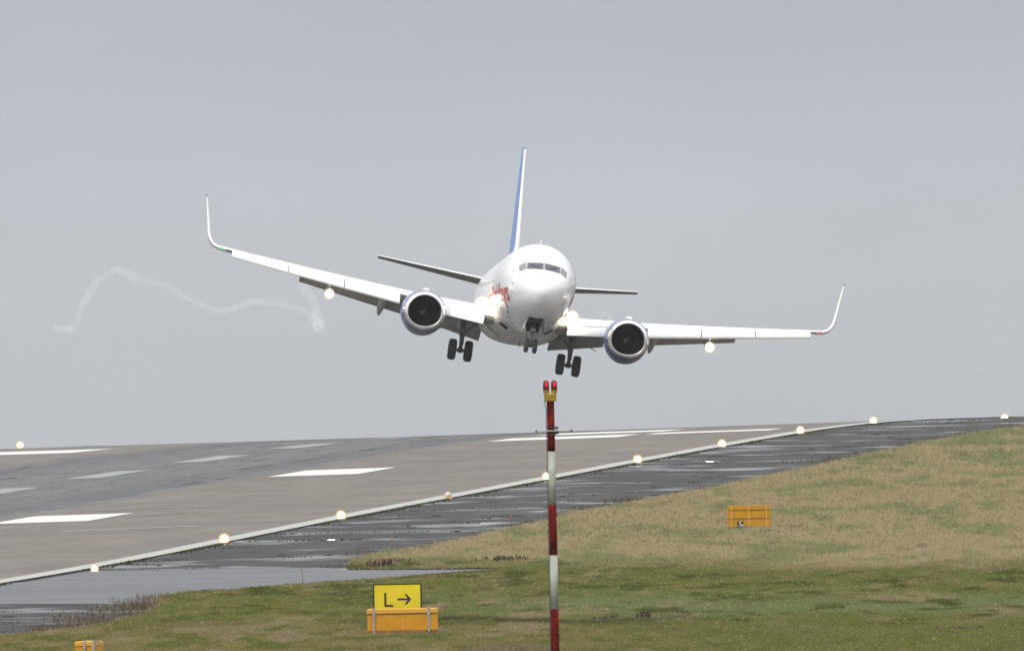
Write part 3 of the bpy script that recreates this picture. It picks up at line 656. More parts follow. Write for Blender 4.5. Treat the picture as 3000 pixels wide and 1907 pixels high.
g = px(249, 1954); K = g.y / F; c3 = empty('corner_cabinet', g, (0, 0, R(-14)))
tag(c3, 'orange cabinet with steel straps cut off by the bottom edge at the left', 'cabinet', 'orange sign cabinets in the grass')
Wc = 58 * K; Hc = 77 * K
MB().box((0, .45, Hc * .39), (Wc, .9, Hc * .78 + .02), .012).build('body', M['orange'], c3)
MB().box((0, .45, Hc * .885), (Wc + .02, .96, Hc * .22), .03).build('cap', M['orangel'], c3)
MB().box((-Wc / 2 - .012, .45, Hc * .45), (.02, .5, Hc * .9)).build('end_panel', M['black'], c3)
for dx in (1, 27): MB().box((dx * K, -.045, Hc * .47), (6 * K, .03, Hc * 1.02), .004).box((dx * K, .3, Hc * 1.0 + .012), (6 * K, .7, .02)).build('strap', M['steel'], c3)
for dx in (1, 27): MB().box((dx * K, -.065, Hc * .74), (9 * K, .03, 5 * K), .004).build('clamp', M['steel'], c3)

# ------------------------------------------------------------------ striped mast
YM = 880.0; K = YM / F
ptop = px(1613.5, 1176, YM); pbot = px(1626, 1907, YM)
xm = (ptop.x + pbot.x) / 2; gz = float(zg(xm, YM)); ms = empty('striped_mast', (xm, YM, gz)); tag(ms, 'red and white banded mast carrying twin red warning lamps', 'mast')
zz = lambda y: px(1618, y, YM).z - gz
M['mred'] = mat('mast_red', (.10, .004, .003), .9, noise=.45, nscale=5, col2=(.19, .010, .008), spec=.08); M['mwhite'] = mat('mast_white', (.36, .38, .32), .7, noise=.12, nscale=3, col2=(.46, .47, .43), spec=.2)
M['myel'] = mat('mast_box_yellow', (.30, .19, .010), .6, noise=.25, nscale=12); M['iron'] = mat('bracket_iron', (.07, .07, .08), .5, metal=.5)
M['redglass'] = mat('red_lamp_glass', (.09, .006, .008), .25, spec=.4); M['redlit'] = emis('red_lamp_lit', (1, .012, .02), 1.6)
lv = [1176, 1322, 1478, 1626, 1784, 1940, 2090]; rad = 11.0 * K
for i in range(6):
    a, c = zz(lv[i]), (zz(lv[i + 1]) if i < 5 else -.05)
    r0, r1_ = rad * (1 + .02 * i), rad * (1 + .02 * (i + 1))
    MB().tube([(0, 0, c), (0, 0, a)], [r1_, r0], 24).build('red_band' if i % 2 == 0 else 'white_band', M['mred'] if i % 2 == 0 else M['mwhite'], ms, True)
MB().box((0, 0, (zz(1176) + zz(1152)) / 2), (35 * K, 30 * K, 24 * K), .02).build('junction_box', M['myel'], ms)
for sx in (-1, 1):
    cx = sx * 11.8 * K; z0 = zz(1149)
    MB().tube([(cx, 0, z0 - .04), (cx, 0, z0 + .03), (cx, 0, z0 + .05)], [7 * K, 9.5 * K, 9 * K], 18).build('lamp_holder', M['myel'], ms)
    lm = MB().tube([(cx, 0, z0 + .05), (cx, 0, z0 + .1), (cx, 0, z0 + .23), (cx, 0, z0 + .27), (cx, 0, z0 + .285)], [8.6 * K, 9.3 * K, 8.8 * K, 6 * K, 2 * K], 20).build('warning_lamp', M['redglass'], ms, True)
    MB().sphere((cx + .012, -8.3 * K, z0 + .19), (.030, .02, .055), 14, 10).build('bulb', M['redlit'], lm, True)
zb = zz(1262)
for d0 in (-12, 9.5): MB().tube([(0, 0, zb + d0 * K), (0, 0, zb + (d0 + 2.5) * K)], 14 * K, 20).build('clamp', M['iron'], ms)
MB().box((17 * K, -.02, zb - 3 * K), (12 * K, .1, 14 * K), .02).box((17 * K, -.02, zb + 9 * K), (9 * K, .08, 7 * K), .01).build('bracket', M['iron'], ms)
MB().tube([(-43 * K, -.12, zb), (61 * K, -.12, zb)], 1.9 * K, 8).build('cross_arm', M['mwhite'], ms)
for dx in (-43, 60): MB().sphere((dx * K, -.12, zb), (3 * K, 3 * K, 4 * K), 10, 8).build('arm_knob', M['iron'], ms, True)
MB().tube([(-17 * K, -.03, zz(1150)), (-17 * K, -.03, zz(1180)), (-12.5 * K, -.06, zz(1200)), (-13.5 * K, -.07, zz(1250)), (-12.6 * K, -.07, zz(1330)), (-13.4 * K, -.07, zz(1500)), (-12.9 * K, -.07, .2)], .010, 6).build('cable', M['iron'], ms)

# ------------------------------------------------------------------ airliner  (local x = picture right, y = aft, z = up; nose station y = 0)
YP = 1770.0
REF = px(1596, 813, YP)
ac = empty('airliner', REF)
ac.rotation_euler = (Matrix.Rotation(R(9.15), 4, 'Y') @ Matrix.Rotation(R(3.2), 4, 'Z') @ Matrix.Rotation(R(-3.3), 4, 'X')).to_euler()
tag(ac, 'white twin jet airliner banking low over the runway with wheels down and landing lights on', 'airplane')
AM = Matrix.Translation(REF) @ ac.rotation_euler.to_matrix().to_4x4()

FT = np.array([(0, -.60, -.66, .02, -.63), (.04, -.44, -.83, .19, -.63), (.15, -.28, -.98, .36, -.62), (.5, .0, -1.29, .69, -.58), (1.0, .24, -1.51, .95, -.50), (1.5, .44, -1.66, 1.14, -.42),
               (2.0, .74, -1.77, 1.30, -.33), (2.5, 1.06, -1.85, 1.43, -.25), (3.0, 1.31, -1.91, 1.54, -.18), (4.0, 1.64, -2.0, 1.69, -.08), (5.5, 1.85, -2.08, 1.82, -.02), (7.5, 1.91, -2.11, 1.88, 0), (10, 1.91, -2.11, 1.88, 0),
               (21, 1.91, -2.11, 1.88, 0), (24, 1.91, -1.85, 1.85, .05), (26, 1.90, -1.40, 1.70, .2), (28, 1.86, -.82, 1.42, .45), (30, 1.76, -.18, 1.02, .75), (31.4, 1.60, .35, .62, .95), (32.2, 1.38, .75, .30, 1.05)])
def hermite(x, xs, ys):
    x = np.atleast_1d(np.asarray(x, float)); d = np.diff(ys) / np.diff(xs); m = np.zeros(len(xs)); m[1:-1] = np.where(d[:-1] * d[1:] > 0, 2 * d[:-1] * d[1:] / (d[:-1] + d[1:] + 1e-12), 0); m[0] = d[0]; m[-1] = d[-1]
    i = np.clip(np.searchsorted(xs, x) - 1, 0, len(xs) - 2); h = xs[i + 1] - xs[i]; t = (x - xs[i]) / h
    return (2 * t ** 3 - 3 * t ** 2 + 1) * ys[i] + (t ** 3 - 2 * t ** 2 + t) * h * m[i] + (-2 * t ** 3 + 3 * t ** 2) * ys[i + 1] + (t ** 3 - t ** 2) * h * m[i + 1]
SQ = np.sqrt(FT[:, 0])
def fst(a):
    t = math.sqrt(min(max(a, 0), 32.2)); return [float(hermite(t, SQ, FT[:, k])[0]) for k in (1, 2, 3, 4)]
def fpt(a, ang, off=0.0):   # ang 0 = top, +90 = picture right
    zt, zb, hw, zc = fst(a); h = (zt - zc) if math.cos(ang) >= 0 else (zc - zb)
    x = (hw + off) * math.sin(ang); z = zc + (h + off) * math.cos(ang); return Vector((x, a, z))
def side_pt(a, z, sx, off):
    zt, zb, hw, zc = fst(a); h = (zt - zc) if z >= zc else (zc - zb); q = max(0, 1 - ((z - zc) / h) ** 2); x = sx * hw * math.sqrt(q)
    n = Vector((x / hw ** 2, 0, (z - zc) / h ** 2)).normalized(); return Vector((x, a, z)) + n * off
def front_pt(x, z, off):    # first station where the frontal point (x, z) lies inside the body
    lo, hi = 0.0, 9.0
    for _ in range(40):
        m_ = (lo + hi) / 2; zt, zb, hw, zc = fst(m_); h = (zt - zc) if z >= zc else (zc - zb)
        if (x / hw) ** 2 + ((z - zc) / h) ** 2 < 1: hi = m_
        else: lo = m_
    return Vector((x, hi - off * .8, z + off * .5))
NA = 56; st = list(np.unique(np.r_[np.linspace(0, 1, 9) ** 2 * .5, np.linspace(.5, 8, 40), np.linspace(8, 21, 12), np.linspace(21, 32.2, 26)]))
b = MB(); b.loft([[fpt(a, 2 * math.pi * k / NA) for k in range(NA)] for a in st], cap0=True, cap1=True)
fus = fix_normals(b.build('fuselage', M['white'], ac, True))

def patch(corners, off, n=6, grow=0.0):
    """quad of frontal (x, z) corners laid on the nose"""
    c = [Vector((q[0], q[1])) for q in corners]; m_ = sum(c, Vector((0, 0))) / 4; c = [m_ + (q - m_) * (1 + grow) for q in c]; V = []; Fc = []
    for i in range(n + 1):
        for j in range(n + 1):
            u, v_ = i / n, j / n; p = c[0] * (1 - u) * (1 - v_) + c[1] * u * (1 - v_) + c[2] * u * v_ + c[3] * (1 - u) * v_; V.append(front_pt(p.x, p.y, off))
    for i in range(n):
        for j in range(n): k = i * (n + 1) + j; Fc.append((k, k + n + 1, k + n + 2, k + 1))
    return V, Fc
for sx in (-1, 1):
    for cs_, mt in (([(.045, .47), (.78, .40), (.76, .70), (.045, .77)], M['glass']), ([(.84, .40), (1.10, .24), (1.14, .52), (.86, .70)], M['glassr'])):
        c = [(sx * q[0], q[1]) for q in cs_]
        sl = mesh('window_frame', *patch(c, .012, 6, .14), M['seal'], fus, True); fix_normals(sl)
        wn = mesh('cockpit_window', *patch(c, .022, 6), mt, fus, True); fix_normals(wn)
for sx in (-1, 1): MB().tube([front_pt(sx * .08, .44, .05), front_pt(sx * .40, .54, .05), front_pt(sx * .62, .60, .05)], .012, 6).build('wiper', M['panel_line'], fus)
# door outline and small probes
def outline(a0, a1, z0, z1, sx, wdt=.03):
    m_ = MB()
    def seg(p0, p1, n=6):
        q = []
        for i in range(n + 1):
            t = i / n; q.append(side_pt(p0[0] + (p1[0] - p0[0]) * t, p0[1] + (p1[1] - p0[1]) * t, sx, .004))
        m_.tube(q, wdt / 2, 5)
    seg((a0, z0), (a0, z1)); seg((a1, z0), (a1, z1)); seg((a0, z1), (a1, z1), 2); seg((a0, z0), (a1, z0), 2); return m_
M['faint'] = mat('faint_panel_grey', (.50, .50, .49), .5)
for sx in (-1, 1):
    outline(4.3, 5.15, -.75, .95, sx, .02).build('door_outline', M['faint'], fus)
    for (a, z) in ((2.6, .25), (2.1, -.35), (2.5, -.9)): MB().sphere(side_pt(a, z, sx, .02), (.03, .07, .03), 8, 6).build('probe', M['faint'], fus)
q = [fpt(1.12, R(t), .001) for t in range(0, 361, 12)]; MB().tube(q, .005, 5).build('radome_seam', M['faint'], fus)
for a0, t0, t1 in ((5.6, 100, 260), (8.6, 95, 265)):
    MB().tube([fpt(a0, R(t), .003) for t in range(t0, t1 + 1, 8)], .008, 5).build('body_seam', M['faint'], fus)
for a0, t0 in ((6.2, 215), (6.9, 232), (7.6, 205), (5.2, 222), (8.0, 150), (6.5, 145), (7.9, 238), (5.9, 168)):
    c = fpt(a0, R(t0), .0); MB().sphere(c, (.045, .12, .045), 8, 6).build('drain_mast', M['panel_line'], fus)
# lettering wrapped on the flanks
def lettering(body, sx, a0, length, zbase, height, m_, name, shear=.2):
    import bmesh
    cu = bpy.data.curves.new('letters', 'FONT'); cu.body = body; cu.size = 1.0; cu.shear = shear; cu.offset = .012; cu.resolution_u = 3
    to = bpy.data.objects.new('letters', cu); COL.objects.link(to); dg = bpy.context.evaluated_depsgraph_get(); dg.update()
    me = bpy.data.meshes.new_from_object(to.evaluated_get(dg)); bpy.data.objects.remove(to)
    bm = bmesh.new(); bm.from_mesh(me); bmesh.ops.triangulate(bm, faces=bm.faces)
    for _ in range(2):
        ee = [e_ for e_ in bm.edges if e_.calc_length() > .12]
        if ee: bmesh.ops.subdivide_edges(bm, edges=ee, cuts=1); bmesh.ops.triangulate(bm, faces=bm.faces)
    xs_ = [v.co.x for v in bm.verts]; x0_, x1_ = min(xs_), max(xs_); W = x1_ - x0_
    for v in bm.verts:
        u = (v.co.x - x0_) / W; zz_ = zbase + v.co.y * height; a = a0 + (u if sx > 0 else 1 - u) * length; v.co = side_pt(a, zz_, sx, .03)
    bm.to_mesh(me); bm.free(); me.materials.clear(); me.materials.append(m_)
    return link(bpy.data.objects.new(name, me), fus)
for sx in (-1, 1):
    lettering('Jet2holidays', sx, 2.9 if sx < 0 else 3.6, 8.8, -1.10, 1.28, M['red'], 'lettering')
    if sx > 0:
        for wd_, u0, u1 in (('Package', 0, .24), ('holidays', .27, .53), ('you', .56, .66), ('can', .69, .79), ('trust', .82, 1)):
            lettering(wd_, sx, 3.9 + 6.8 * u0, 6.8 * (u1 - u0), -1.48, .34, M['purple'], 'lettering', 0)

M['belly2'] = mat('belly_offwhite_bounce', (.66, .64, .59), .4, noise=.14, nscale=1.2, stretch=(2.5, .4, 1))  # streaky grime, and beige that puts ground bounce into the colour
# belly fairing, air inlets, nose bay, antennas
def fair(a):
    t = (a - 9.3) / 12.2; k = math.sin(math.pi * min(max(t, 0), 1)) ** .45; return k
b = MB(); rings = []
for a in np.linspace(9.32, 21.45, 26):
    k = fair(a); hw = 1.0 + 1.02 * k; zb = -1.75 - .66 * k; rg = []
    for j in range(33):
        t = math.pi * (j / 32 - .5); rg.append((hw * math.copysign(abs(math.sin(t)) ** .85, t), a, -1.05 + (zb + 1.05) * math.cos(t) ** .75 if math.cos(t) > 1e-6 else -1.05))
    rings.append(rg)
b.loft(rings, closed=False); fix_normals(b.build('belly_fairing', M['belly2'], fus, True))
M['belly'] = mat('belly_grey', (.42, .40, .37), .5, noise=.25, nscale=1.5)
for sx in (-1, 1):
    V = [(sx * .86, 9.5, -1.98), (sx * 1.24, 9.5, -1.74), (sx * 1.28, 9.9, -1.80), (sx * .90, 9.9, -2.08)]; 
    MB().add([Vector(v) + Vector((sx * .01, -.03, -.07)) for v in V], [(0, 1, 2, 3)]).build('air_inlet', M['dark'], fus)
    q = [Vector((sx * (2.02 - .9 * t ** 1.6), 10.6 + .5 * t, -1.46 - .93 * t ** .7)) + Vector((0, -.25, -.03)) for t in np.linspace(0.05, 1, 9)]
    MB().tube(q, .022, 6).build('fairing_seam', M['panel_line'], fus)
# nose wheel bay, its shaded opening painted as a flat dark slab, with doors
bay = []; zt, zb, hw, zc = fst(2.4)
b = MB()
V = [(-.34, 2.35, fst(2.35)[1] - .02), (.34, 2.35, fst(2.35)[1] - .02), (.34, 4.6, fst(4.6)[1] - .03), (-.34, 4.6, fst(4.6)[1] - .03)]
Vt = [(v[0], v[1], v[2] + .03 + .0) for v in V]; b.add(V + Vt, [(3, 2, 1, 0), (0, 1, 5, 4), (1, 2, 6, 5), (2, 3, 7, 6), (3, 0, 4, 7)])
b.add([(-.36, 4.05, fst(4.05)[1] - .02), (.36, 4.05, fst(4.05)[1] - .02), (.30, 4.3, fst(4.3)[1] - .36), (-.30, 4.3, fst(4.3)[1] - .36)], [(0, 1, 2, 3)])
b.build('nose_bay_shade', M['dark'], fus)
for sx in (-1, 1):
    z0 = fst(2.4)[1]; z1 = fst(4.5)[1]
    b = MB(); P = [(sx * .38, 2.45, z0 - .02), (sx * .38, 4.5, z1), (sx * .50, 4.45, z1 - .46), (sx * .50, 2.6, z0 - .48)]; P2 = [(p[0] + sx * .03, p[1], p[2]) for p in P]
    b.add(P + P2, [(0, 1, 2, 3), (7, 6, 5, 4), (0, 4, 5, 1), (1, 5, 6, 2), (2, 6, 7, 3), (3, 7, 4, 0)]); fix_normals(b.build('nose_gear_door', M['belly'], fus))
for (a, z, h) in ((8.5, -1, .30), (13.5, -1, .26)): 
    zb_ = fst(a)[1] - (.30 if a > 10 else 0); MB().add([(-.015, a, zb_ + .05), (.015, a, zb_ + .05), (.012, a + .35, zb_ + .05), (-.012, a + .35, zb_ + .05), (-.01, a + .15, zb_ - h), (.01, a + .15, zb_ - h), (.008, a + .32, zb_ - h), (-.008, a + .32, zb_ - h)],
        [(0, 1, 5, 4), (1, 2, 6, 5), (2, 3, 7, 6), (3, 0, 4, 7), (4, 5, 6, 7)]).build('antenna', M['panel_line'], fus)
MB().add([(-.012, 7.0, 1.85), (.012, 7.0, 1.85), (.012, 7.4, 1.85), (-.012, 7.4, 1.85), (-.008, 7.25, 2.2), (.008, 7.25, 2.2), (.008, 7.42, 2.2), (-.008, 7.42, 2.2)], [(0, 1, 5, 4), (1, 2, 6, 5), (2, 3, 7, 6), (3, 0, 4, 7), (4, 5, 6, 7)]).build('antenna', M['white'], fus)


# lifting surfaces --------------------------------------------------------
def airfoil(n=14, tc=.12, camber=.02):
    xs_ = .5 * (1 - np.cos(np.linspace(0, math.pi, n))); yt = 5 * tc * (.2969 * np.sqrt(xs_) - .126 * xs_ - .3516 * xs_ ** 2 + .2843 * xs_ ** 3 - .1036 * xs_ ** 4) + .002
    yc = camber * 4 * xs_ * (1 - xs_); up = [(x, c + t) for x, c, t in zip(xs_, yc, yt)]; lo = [(x, c - t) for x, c, t in zip(xs_, yc, yt)]
    return up[::-1] + lo[1:]
def section(a, y, z, chord, tc, inc=0.0, cant=0.0, sx=1, camber=.02, n=14):
    """inc in degrees, positive = trailing edge down; cant turns the thickness direction for upswept tips"""
    ci, si = math.cos(R(inc)), math.sin(R(inc)); out = []
    for u, v in airfoil(n, tc, camber):
        u *= chord; v *= chord; aa = u * ci + v * si; zz_ = -u * si + v * ci
        out.append(Vector((sx * (y - zz_ * math.sin(cant)), a + aa, z + zz_ * math.cos(cant))))
    return out
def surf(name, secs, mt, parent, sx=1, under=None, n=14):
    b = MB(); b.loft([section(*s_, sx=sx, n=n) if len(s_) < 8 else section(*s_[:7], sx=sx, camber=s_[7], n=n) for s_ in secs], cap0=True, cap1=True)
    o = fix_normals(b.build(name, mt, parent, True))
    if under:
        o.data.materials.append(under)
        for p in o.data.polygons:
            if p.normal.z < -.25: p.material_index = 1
    try: o.data.set_sharp_from_angle(angle=R(45))
    except Exception: pass
    return o
def LE(y):  # wing leading edge station, height, trailing edge station
    a = np.interp(y, [0, 1.88, 4.87, 14.2], [9.6, 10.9, 13.05, 18.0]); te = np.interp(y, [0, 1.88, 4.6, 14.2], [18.4, 18.4, 18.3, 19.75])
    z = -1.48 + (y - 1.88) * .137 + .0012 * max(0, y - 6) ** 2; return float(a), float(z), float(te)
for sx in (-1, 1):
    secs = []
    for y in (1.2, 1.88, 3.2, 4.87, 7, 9, 11, 12.8, 14.2):
        a, z, te = LE(y); fl = .80 if y < 10.7 else 1.0
        secs.append((a, y, z, (te - a) * .86, .13 - .03 * y / 14, .6 - .15 * y / 3))
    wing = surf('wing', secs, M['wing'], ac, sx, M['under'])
    # trailing panels
    a, z, te = LE(10.62); a2, z2, te2 = LE(14.15)
    surf('aileron', [(te - .5, 10.62, z - .02, .52, .10, 3), (te2 - .28, 14.15, z2 - .01, .3, .10, 3)], M['wing'], wing, sx)
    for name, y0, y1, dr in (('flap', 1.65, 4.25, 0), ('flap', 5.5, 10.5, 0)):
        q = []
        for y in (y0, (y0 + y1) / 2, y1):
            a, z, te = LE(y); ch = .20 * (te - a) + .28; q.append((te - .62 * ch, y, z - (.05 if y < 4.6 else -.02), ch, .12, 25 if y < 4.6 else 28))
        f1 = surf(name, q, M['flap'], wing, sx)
    for y0, y1 in ((5.95, 8.55), (8.6, 11.2), (11.25, 13.92)):
        q = []
        for y in (y0, y1):
            a, z, te = LE(y); ch = .115 * (te - a) + .48; q.append((a - ch * .72, y, z - ch * .46, ch, .26, -27, 0, .06))
        surf('slat', q, M['wing'], wing, sx)
    q = []
    for y in (2.0, 3.95):
        a, z, te = LE(y); q.append((a - .38, y, z - .50, .66, .12, -50, 0, .05))
    surf('krueger_flap', q, M['wing'], wing, sx)
    # root strake and winglet
    W = [(14.2, 0), (14.55, .045), (14.82, .17), (15.0, .42), (15.09, .75), (15.17, 1.3), (15.26, 1.9), (15.36, 2.48)]
    a0, z0, te0 = LE(14.2); q = []
    for i, (y, dz) in enumerate(W):
        p0, p1 = W[max(0, i - 1)], W[min(len(W) - 1, i + 1)]; cant = math.atan2(p1[1] - p0[1], p1[0] - p0[0]); L = (y - 14.2) + dz; ch = 1.55 * max(.0, 1 - L / 4.4) + .14
        q.append((a0 + .42 * L + .18 * dz + .1, y, z0 + dz + .01, ch, .13, 0, cant, .0))
    wl = surf('winglet', q, M['white'], wing, sx); a_, z_ = q[-1][0], q[-1][2]
    MB().box((sx * 15.365, a_ + .3, z_ + .03), (.05, .55, .12), .01).build('winglet_tip', M['blue'], wl)
    MB().sphere((sx * 14.42, LE(14.2)[0] + .12, z0 + .02), (.06, .10, .045), 12, 8).build('navigation_light', M['navg'] if sx < 0 else M['navr'], wing, True)
    # flap track fairings
    for y, rad_, dz in ((6.52, .20, .0), (9.15, .13, .12)):
        a, z, te = LE(y); rr_ = []
        for t in np.linspace(0, 1, 14):
            k = math.sin(math.pi * min(1, t * .96 + .02)) ** .6; aa = te - 2.9 + 4.0 * t; zz_ = z - .14 - (.68 - dz * 2.2) * max(0, (t - .38) / .62) ** 1.2
            rr_.append([(sx * (y + rad_ * k * math.sin(p)), aa, zz_ - .04 + (rad_ * 1.5 * k) * math.cos(p) * (1.0 if math.cos(p) < 0 else .8)) for p in np.linspace(0, 2 * math.pi, 14, endpoint=False)])
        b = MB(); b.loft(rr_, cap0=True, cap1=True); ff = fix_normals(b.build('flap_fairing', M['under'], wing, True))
        if y > 9:
            MB().tube([(sx * y, te - 2.75, z - .2), (sx * y, te - 2.8, z - .60)], .035, 8).build('lamp_arm', M['gear'], ff)
            lz = MB().sphere((sx * y, te - 2.9, z - .78), (.28, .14, .28), 18, 12).build('landing_light', M['halo2'], ff, True)  # outer sphere is an imitated glow around the bulb
            MB().sphere((sx * y, te - 2.92, z - .78), (.225, .12, .225), 18, 12).build('glow_inner', M['glow_inner2'], lz, True); MB().sphere((sx * y, te - 2.93, z - .78), (.17, .10, .17), 16, 10).build('bulb', M['lamp'], lz, True)
            lamp_local = Vector((sx * y, te - 2.9, z - .78))
            if sx < 0: LAMP_L = AM @ lamp_local
            else: LAMP_R = AM @ lamp_local
    # wing root landing lights
    rl = .36 if sx < 0 else .27
    l1 = MB().sphere((sx * 2.16, 10.6, -1.04), (rl * 1.25, .16, rl * 1.25), 20, 12).build('landing_light', M['halo2'], wing, True); MB().sphere((sx * 2.16, 10.58, -1.04), (rl, .13, rl), 20, 12).build('glow_inner', M['glow_inner2'], l1, True); MB().sphere((sx * 2.16, 10.56, -1.04), (rl * .8, .10, rl * .8), 18, 10).build('bulb', M['lamp'], l1, True)  # two outer spheres imitate glow, the bulb is the lamp
    l2 = MB().sphere((sx * 1.74, 10.1, -.82), (.14, .08, .14), 14, 10).build('turnoff_light', M['halo2'], wing, True); MB().sphere((sx * 1.74, 10.08, -.82), (.115, .07, .115), 12, 8).build('bulb', M['lamps'], l2, True)  # outer sphere imitates glow around the small bulb
    # tailplane
    surf('tailplane', [(27.5, .35, 1.08, 3.5, .09, 1.5, 0, -.01), (27.9, .9, 1.13, 3.3, .09, 1.5, 0, -.01), (31.1, 6.3, 1.76, 1.25, .09, 1.5, 0, -.01)], M['white'], ac, sx, M['tailunder'])

    # engine ---------------------------------------------------------------
    EY, EZ, EA = 4.87, -1.80, 9.75
    def er(a, r, fl=1.0):
        out = []
        for k in range(48):
            p = 2 * math.pi * k / 48; c, s_ = math.cos(p), math.sin(p)
            if s_ < 0: x_ = math.copysign(abs(c) ** .92, c) * r * 1.0; z_ = -r * (1 - .09 * fl) * abs(s_) ** (1 - .14 * fl)
            else: x_ = c * r; z_ = r * .97 * s_
            out.append((sx * EY + x_, EA + a, EZ + z_ + .03 * a))
        return out
    b = MB(); b.loft([er(a, r_, f_) for a, r_, f_ in ((.13, .948, 1.1), (.3, 1.0, .55), (.5, 1.03, .05), (1.0, 1.06, -.75), (1.8, 1.06, -.8), (2.7, 1.0, -.4), (3.4, .87, 0), (3.9, .72, 0), (3.88, .66, 0), (3.0, .6, 0))])
    nac = fix_normals(b.build('engine', M['nacelle'], ac, True))
    nac.data.materials.append(M['blue'])
    for p in nac.data.polygons:
        c = p.center; q_ = abs(c.x) - EY; 
        if c.y > EA + .45 and abs(math.atan2(c.z - EZ, q_)) < 1.0 or (c.y > EA + .45 and abs(math.atan2(c.z - EZ, -q_)) < 1.0): p.material_index = 1
    b = MB(); b.loft([er(a, r_, f_) for a, r_, f_ in ((.45, .74, .9), (.2, .755, 1), (.06, .785, 1.05), (0, .805, 1.1), (.015, .84, 1.1), (.05, .89, 1.1), (.13, .95, 1.1))]); fix_normals(b.build('inlet_lip', M['chrome'], nac, True))
    b = MB(); b.loft([er(a, r_, f_) for a, r_, f_ in ((.40, .742, .9), (.8, .75, .5), (1.25, .76, .2))]); b.add(er(1.24, .76, .2), [tuple(range(48))]); b.build('intake_duct', M['dark'], nac, True)
    fb = MB(); fc_ = Vector((sx * EY, EA + 1.02, EZ + .03))
    for k in range(38):
        p = 2 * math.pi * k / 38; c, s_ = math.cos(p), math.sin(p); t = Vector((-s_, 0, c)); r_ = Vector((c, 0, s_))
        fb.add([fc_ + r_ * .16 - t * .012 + Vector((0, -.04, 0)), fc_ + r_ * .16 + t * .03 + Vector((0, .06, 0)), fc_ + r_ * .73 + t * .055 + Vector((0, .07, 0)), fc_ + r_ * .73 - t * .045 + Vector((0, -.03, 0))], [(0, 1, 2, 3)])
    fan = fb.build('fan', M['fan'], nac)
    b = MB(); b.loft([[(sx * EY + r_ * math.cos(p), EA + .62 + a, EZ + .02 + r_ * math.sin(p)) for p in np.linspace(0, 2 * math.pi, 20, endpoint=False)] for a, r_ in ((0, .01), (.05, .07), (.15, .13), (.40, .20))]); sp_ = fix_normals(b.build('spinner', M['spin'], nac, True))
    q = []
    for i in range(22):
        t = i / 21; p = t * 4.6; r_ = .035 + .085 * t; q.append((sx * EY + r_ * math.cos(p), EA + .60 + .13 * t, EZ + .02 + r_ * math.sin(p)))
    MB().tube(q, [.010 + .012 * i / 21 for i in range(22)], 6).build('spiral_mark', M['spiral'], sp_)
    a, z, te = LE(EY)
    b = MB(); b.loft([[(sx * EY - w_, aa, zb_), (sx * EY + w_, aa, zb_), (sx * EY + w_ * .8, aa, zt_), (sx * EY - w_ * .8, aa, zt_)] for aa, w_, zb_, zt_ in ((10.2, .06, EZ + .9, EZ + 1.02), (10.9, .16, EZ + .85, EZ + 1.16), (12.2, .20, EZ + .7, EZ + 1.20), (13.4, .20, EZ + .6, z + .10), (15.2, .17, EZ + .55, z - .15))], cap0=True, cap1=True)
    fix_normals(b.build('pylon', M['white'], nac))
    b = MB(); p0 = Vector((sx * (EY - .78), EA + 1.1, EZ + .74)); d_ = Vector((-sx * .55, 0, .45)).normalized()
    b.add([p0, p0 + Vector((0, .9, 0)), p0 + Vector((0, .9, 0)) + d_ * .24, p0 + Vector((0, .45, 0)) + d_ * .22, p0 + Vector((.02, .0, .02)), p0 + Vector((.02, .9, .02)), p0 + Vector((.02, .9, .02)) + d_ * .24, p0 + Vector((.02, .45, .02)) + d_ * .22],
          [(0, 1, 2, 3), (7, 6, 5, 4), (0, 4, 5, 1), (1, 5, 6, 2), (2, 6, 7, 3), (3, 7, 4, 0)]); b.build('strake', M['white'], nac)

    # main landing gear ----------------------------------------------------
    def wheel(c, r_, w_, parent, nm='wheel'):
        prof = [(r_ * .56, -.42), (r_ * .62, -.50), (r_ * .86, -.50), (r_ * .97, -.36), (r_, -.12), (r_, .12), (r_ * .97, .36), (r_ * .86, .50), (r_ * .62, .50), (r_ * .56, .42)]
        b = MB(); b.loft([[(c[0] + u * w_, c[1] + q_ * math.cos(p), c[2] + q_ * math.sin(p)) for p in np.linspace(0, 2 * math.pi, 32, endpoint=False)] for q_, u in prof])
        wh = fix_normals(b.build(nm, M['tyre'], parent, True))
        return wh
    gx, ga, gz_ = sx * 2.60, 16.3, -3.03
    b = MB(); b.tube([(gx, ga, -1.55), (gx, ga, -2.30)], .125, 14).tube([(gx, ga, -2.28), (gx, ga, -2.34)], .155, 14).tube([(gx, ga, -2.3), (gx, ga, gz_ + .05)], .085, 12)
    b.tube([(gx - .30, ga, gz_), (gx + .30, ga, gz_)], .07, 12).tube([(gx, ga, gz_ + .14), (gx, ga, gz_ - .12)], .12, 12)
    b.tube([(gx, ga + .12, -2.30), (gx, ga + .42, -2.62), (gx, ga + .10, -2.92)], .035, 8)
    b.tube([(gx + .10, ga - .10, -1.6), (gx + .105, ga - .1, -2.2), (gx + .09, ga - .08, -2.8)], .022, 6).tube([(gx - .12, ga - .08, -1.6), (gx - .10, ga - .12, -2.4), (gx - .06, ga - .1, -2.9)], .02, 6)
    gl = b.build('landing_gear_leg', M['gear'], ac, True)
    MB().tube([(gx, ga, -2.2), (gx - sx * .75, ga + .1, -1.62)], .05, 8).build('side_brace', M['gear'], gl)
    MB().tube([(gx, ga, -2.12), (gx + sx * .35, ga, -2.08), (gx + sx * .62, ga + .2, -1.92), (gx + sx * 1.25, ga + .4, -1.98 - .18)], .022, 6).build('hose', M['gear'], gl)
    b = MB(); b.box((gx + sx * .24, ga, -1.78), (.04, .9, .5), .01); b.build('gear_door', M['belly'], gl)
